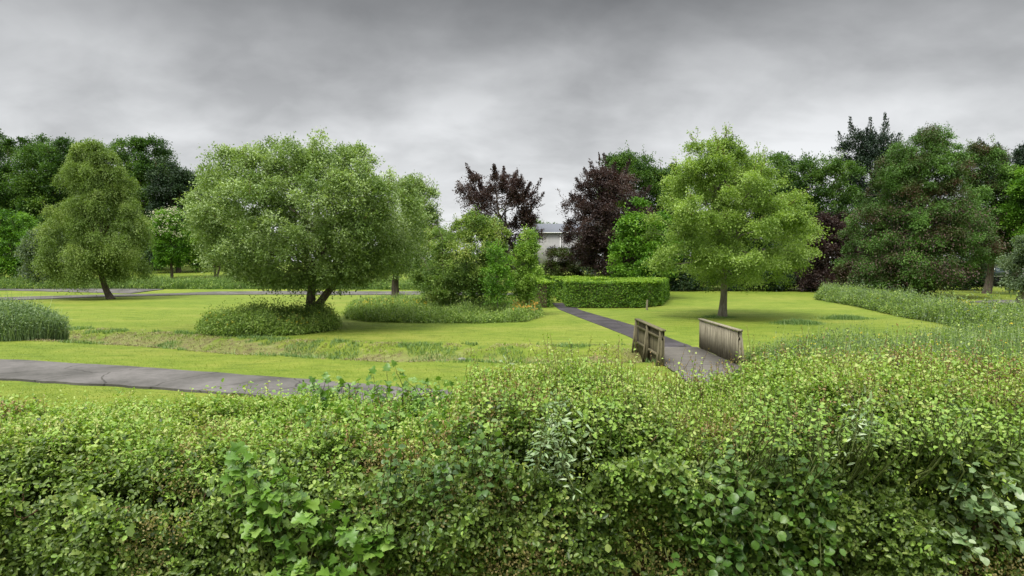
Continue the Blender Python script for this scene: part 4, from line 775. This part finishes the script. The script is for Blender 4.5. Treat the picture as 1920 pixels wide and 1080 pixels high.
def growth(name, label, mat, kind, spots, size, cat, seed, nl=9, stem=.22, updir=(0, -.15, 1)):
    """spots: (px, py, depth) of each stem tip; a stem grows from inside the hedge to it with leaves in pairs"""
    global rng; rng = np.random.default_rng(seed); c = at(spots[0][0], spots[0][1], spots[0][2]); root = empty(name, (c.x, c.y, .3), label, cat); s, st = Soup(), Soup()
    for (px, py, D) in spots:
        tip = np.array(at(px, py, D)); d = np.array(updir) + rng.normal(size=3) * .28; d /= np.linalg.norm(d); b = tip - d * stem * rng.uniform(.8, 1.4)
        b2 = b + np.array([rng.normal() * .05, .18, -.25]); tube(st, np.concatenate([bend(b2, b, 4, .2)[:-1], bend(b, tip, 5, .2)]), np.linspace(.006, .002, 8), 5)
        n = nl + rng.integers(-2, 3); t = rng.uniform(0, 1, n); t[0] = 1; P = b + (tip - b) * t[:, None]; a = rng.uniform(0, 6.28, n)
        out_ = np.stack([np.cos(a), np.sin(a) * .8 - .25, rng.uniform(-.35, .35, n) + .15], -1); out_[0] = d; pet = norm(out_) * size * .35
        for i in range(n): tube(st, [P[i], P[i] + pet[i]], [.0016, .0012], 3)
        lobed(s, P + pet, out_ + rng.normal(size=out_.shape) * .2 + [0, 0, -.15], rng.normal(size=out_.shape) * .3 + [0, -.35, .9], size * rng.uniform(.6, 1.2, n), np.clip(rng.random() * .4 + rng.random(n) * .5, 0, 1), kind)
    s.build('leaves', LM[mat], root); st.build('stems', M['green_stem'], root)['kind'] = 'stuff'
def spread(x0, x1, y0, y1, n, seed, off=.0):
    """stem tips over the hedge surface inside a picture region"""
    r = np.random.default_rng(seed); o = []
    for _ in range(n):
        px, py = r.uniform(x0, x1), r.uniform(y0, y1)
        zt = 1.87 + .27 * float(sstep(-.65, -.2, (px - 960) / F * 5.2)); p = at(px, py, 1.0); k = (zt + .10 - CAM_H) / (p.z - CAM_H)
        D = min(k, YB + .25); o.append((px, py, D + r.uniform(-.10, .06) if D > YF + .15 else YF + r.uniform(-.30, -.04)))
    return o
growth('sycamore_sapling', 'broad leaved sycamore growth standing highest out of the hedge left of centre', 'syc', 'palm', spread(560, 850, 715, 800, 95, 1) + [(610, 715, 5.2), (655, 735, 5.3), (820, 735, 5.3), (850, 728, 5.4), (742, 690, 5.3), (700, 705, 5.3), (760, 712, 5.3), (590, 722, 5.2), (725, 700, 5.3), (780, 722, 5.3)], .062, 'sapling', 301)
growth('sycamore_sapling', 'light green sycamore sprig low on the left hedge face', 'syc', 'palm', spread(430, 560, 850, 960, 22, 2), .07, 'sapling', 302)
growth('sycamore_sapling', 'large leaved pale sycamore sprig at the bottom left of centre', 'syc', 'palm', spread(500, 720, 950, 1075, 26, 3), .082, 'sapling', 303)
growth('hazel_sapling', 'oval leaved hazel growth in the middle of the hedge face', 'hazel', 'oval', spread(700, 950, 790, 930, 46, 4), .045, 'sapling', 304)
growth('elm_sapling', 'hanging sprays of large oval leaves on the right hedge face', 'hazel', 'oval', spread(1260, 1570, 910, 1085, 95, 5), .058, 'sapling', 305, updir=(.1, -.6, -.5))
growth('elm_sapling', 'pale large leaved spray at the bottom right corner', 'sallow', 'oval', spread(1800, 1910, 900, 1040, 34, 6), .06, 'sapling', 306, updir=(.4, -.6, -.5))
growth('sallow_shoot', 'silvery narrow leaved willow shoots on the hedge right of centre', 'sallow', 'narrow', spread(1010, 1090, 745, 860, 24, 7) + [(950, 680, 5.4), (1085, 690, 5.3)], .06, 'willow shoot', 307, nl=14)
growth('sallow_shoot', 'narrow leaved willow shoots on top of the hedge at right', 'sallow', 'narrow', spread(1590, 1660, 720, 800, 22, 8), .055, 'willow shoot', 308, nl=12)
growth('bramble', 'bright green leafy growth on the hedge back edge before the bridge', 'haw_new', 'oval', spread(870, 1190, 672, 760, 150, 9), .029, 'bramble', 309, nl=12)
growth('bramble', 'yellow green leafy growth rising on the hedge right of the bridge', 'haw_new', 'oval', spread(1395, 1915, 672, 800, 260, 10), .029, 'bramble', 310, nl=12)
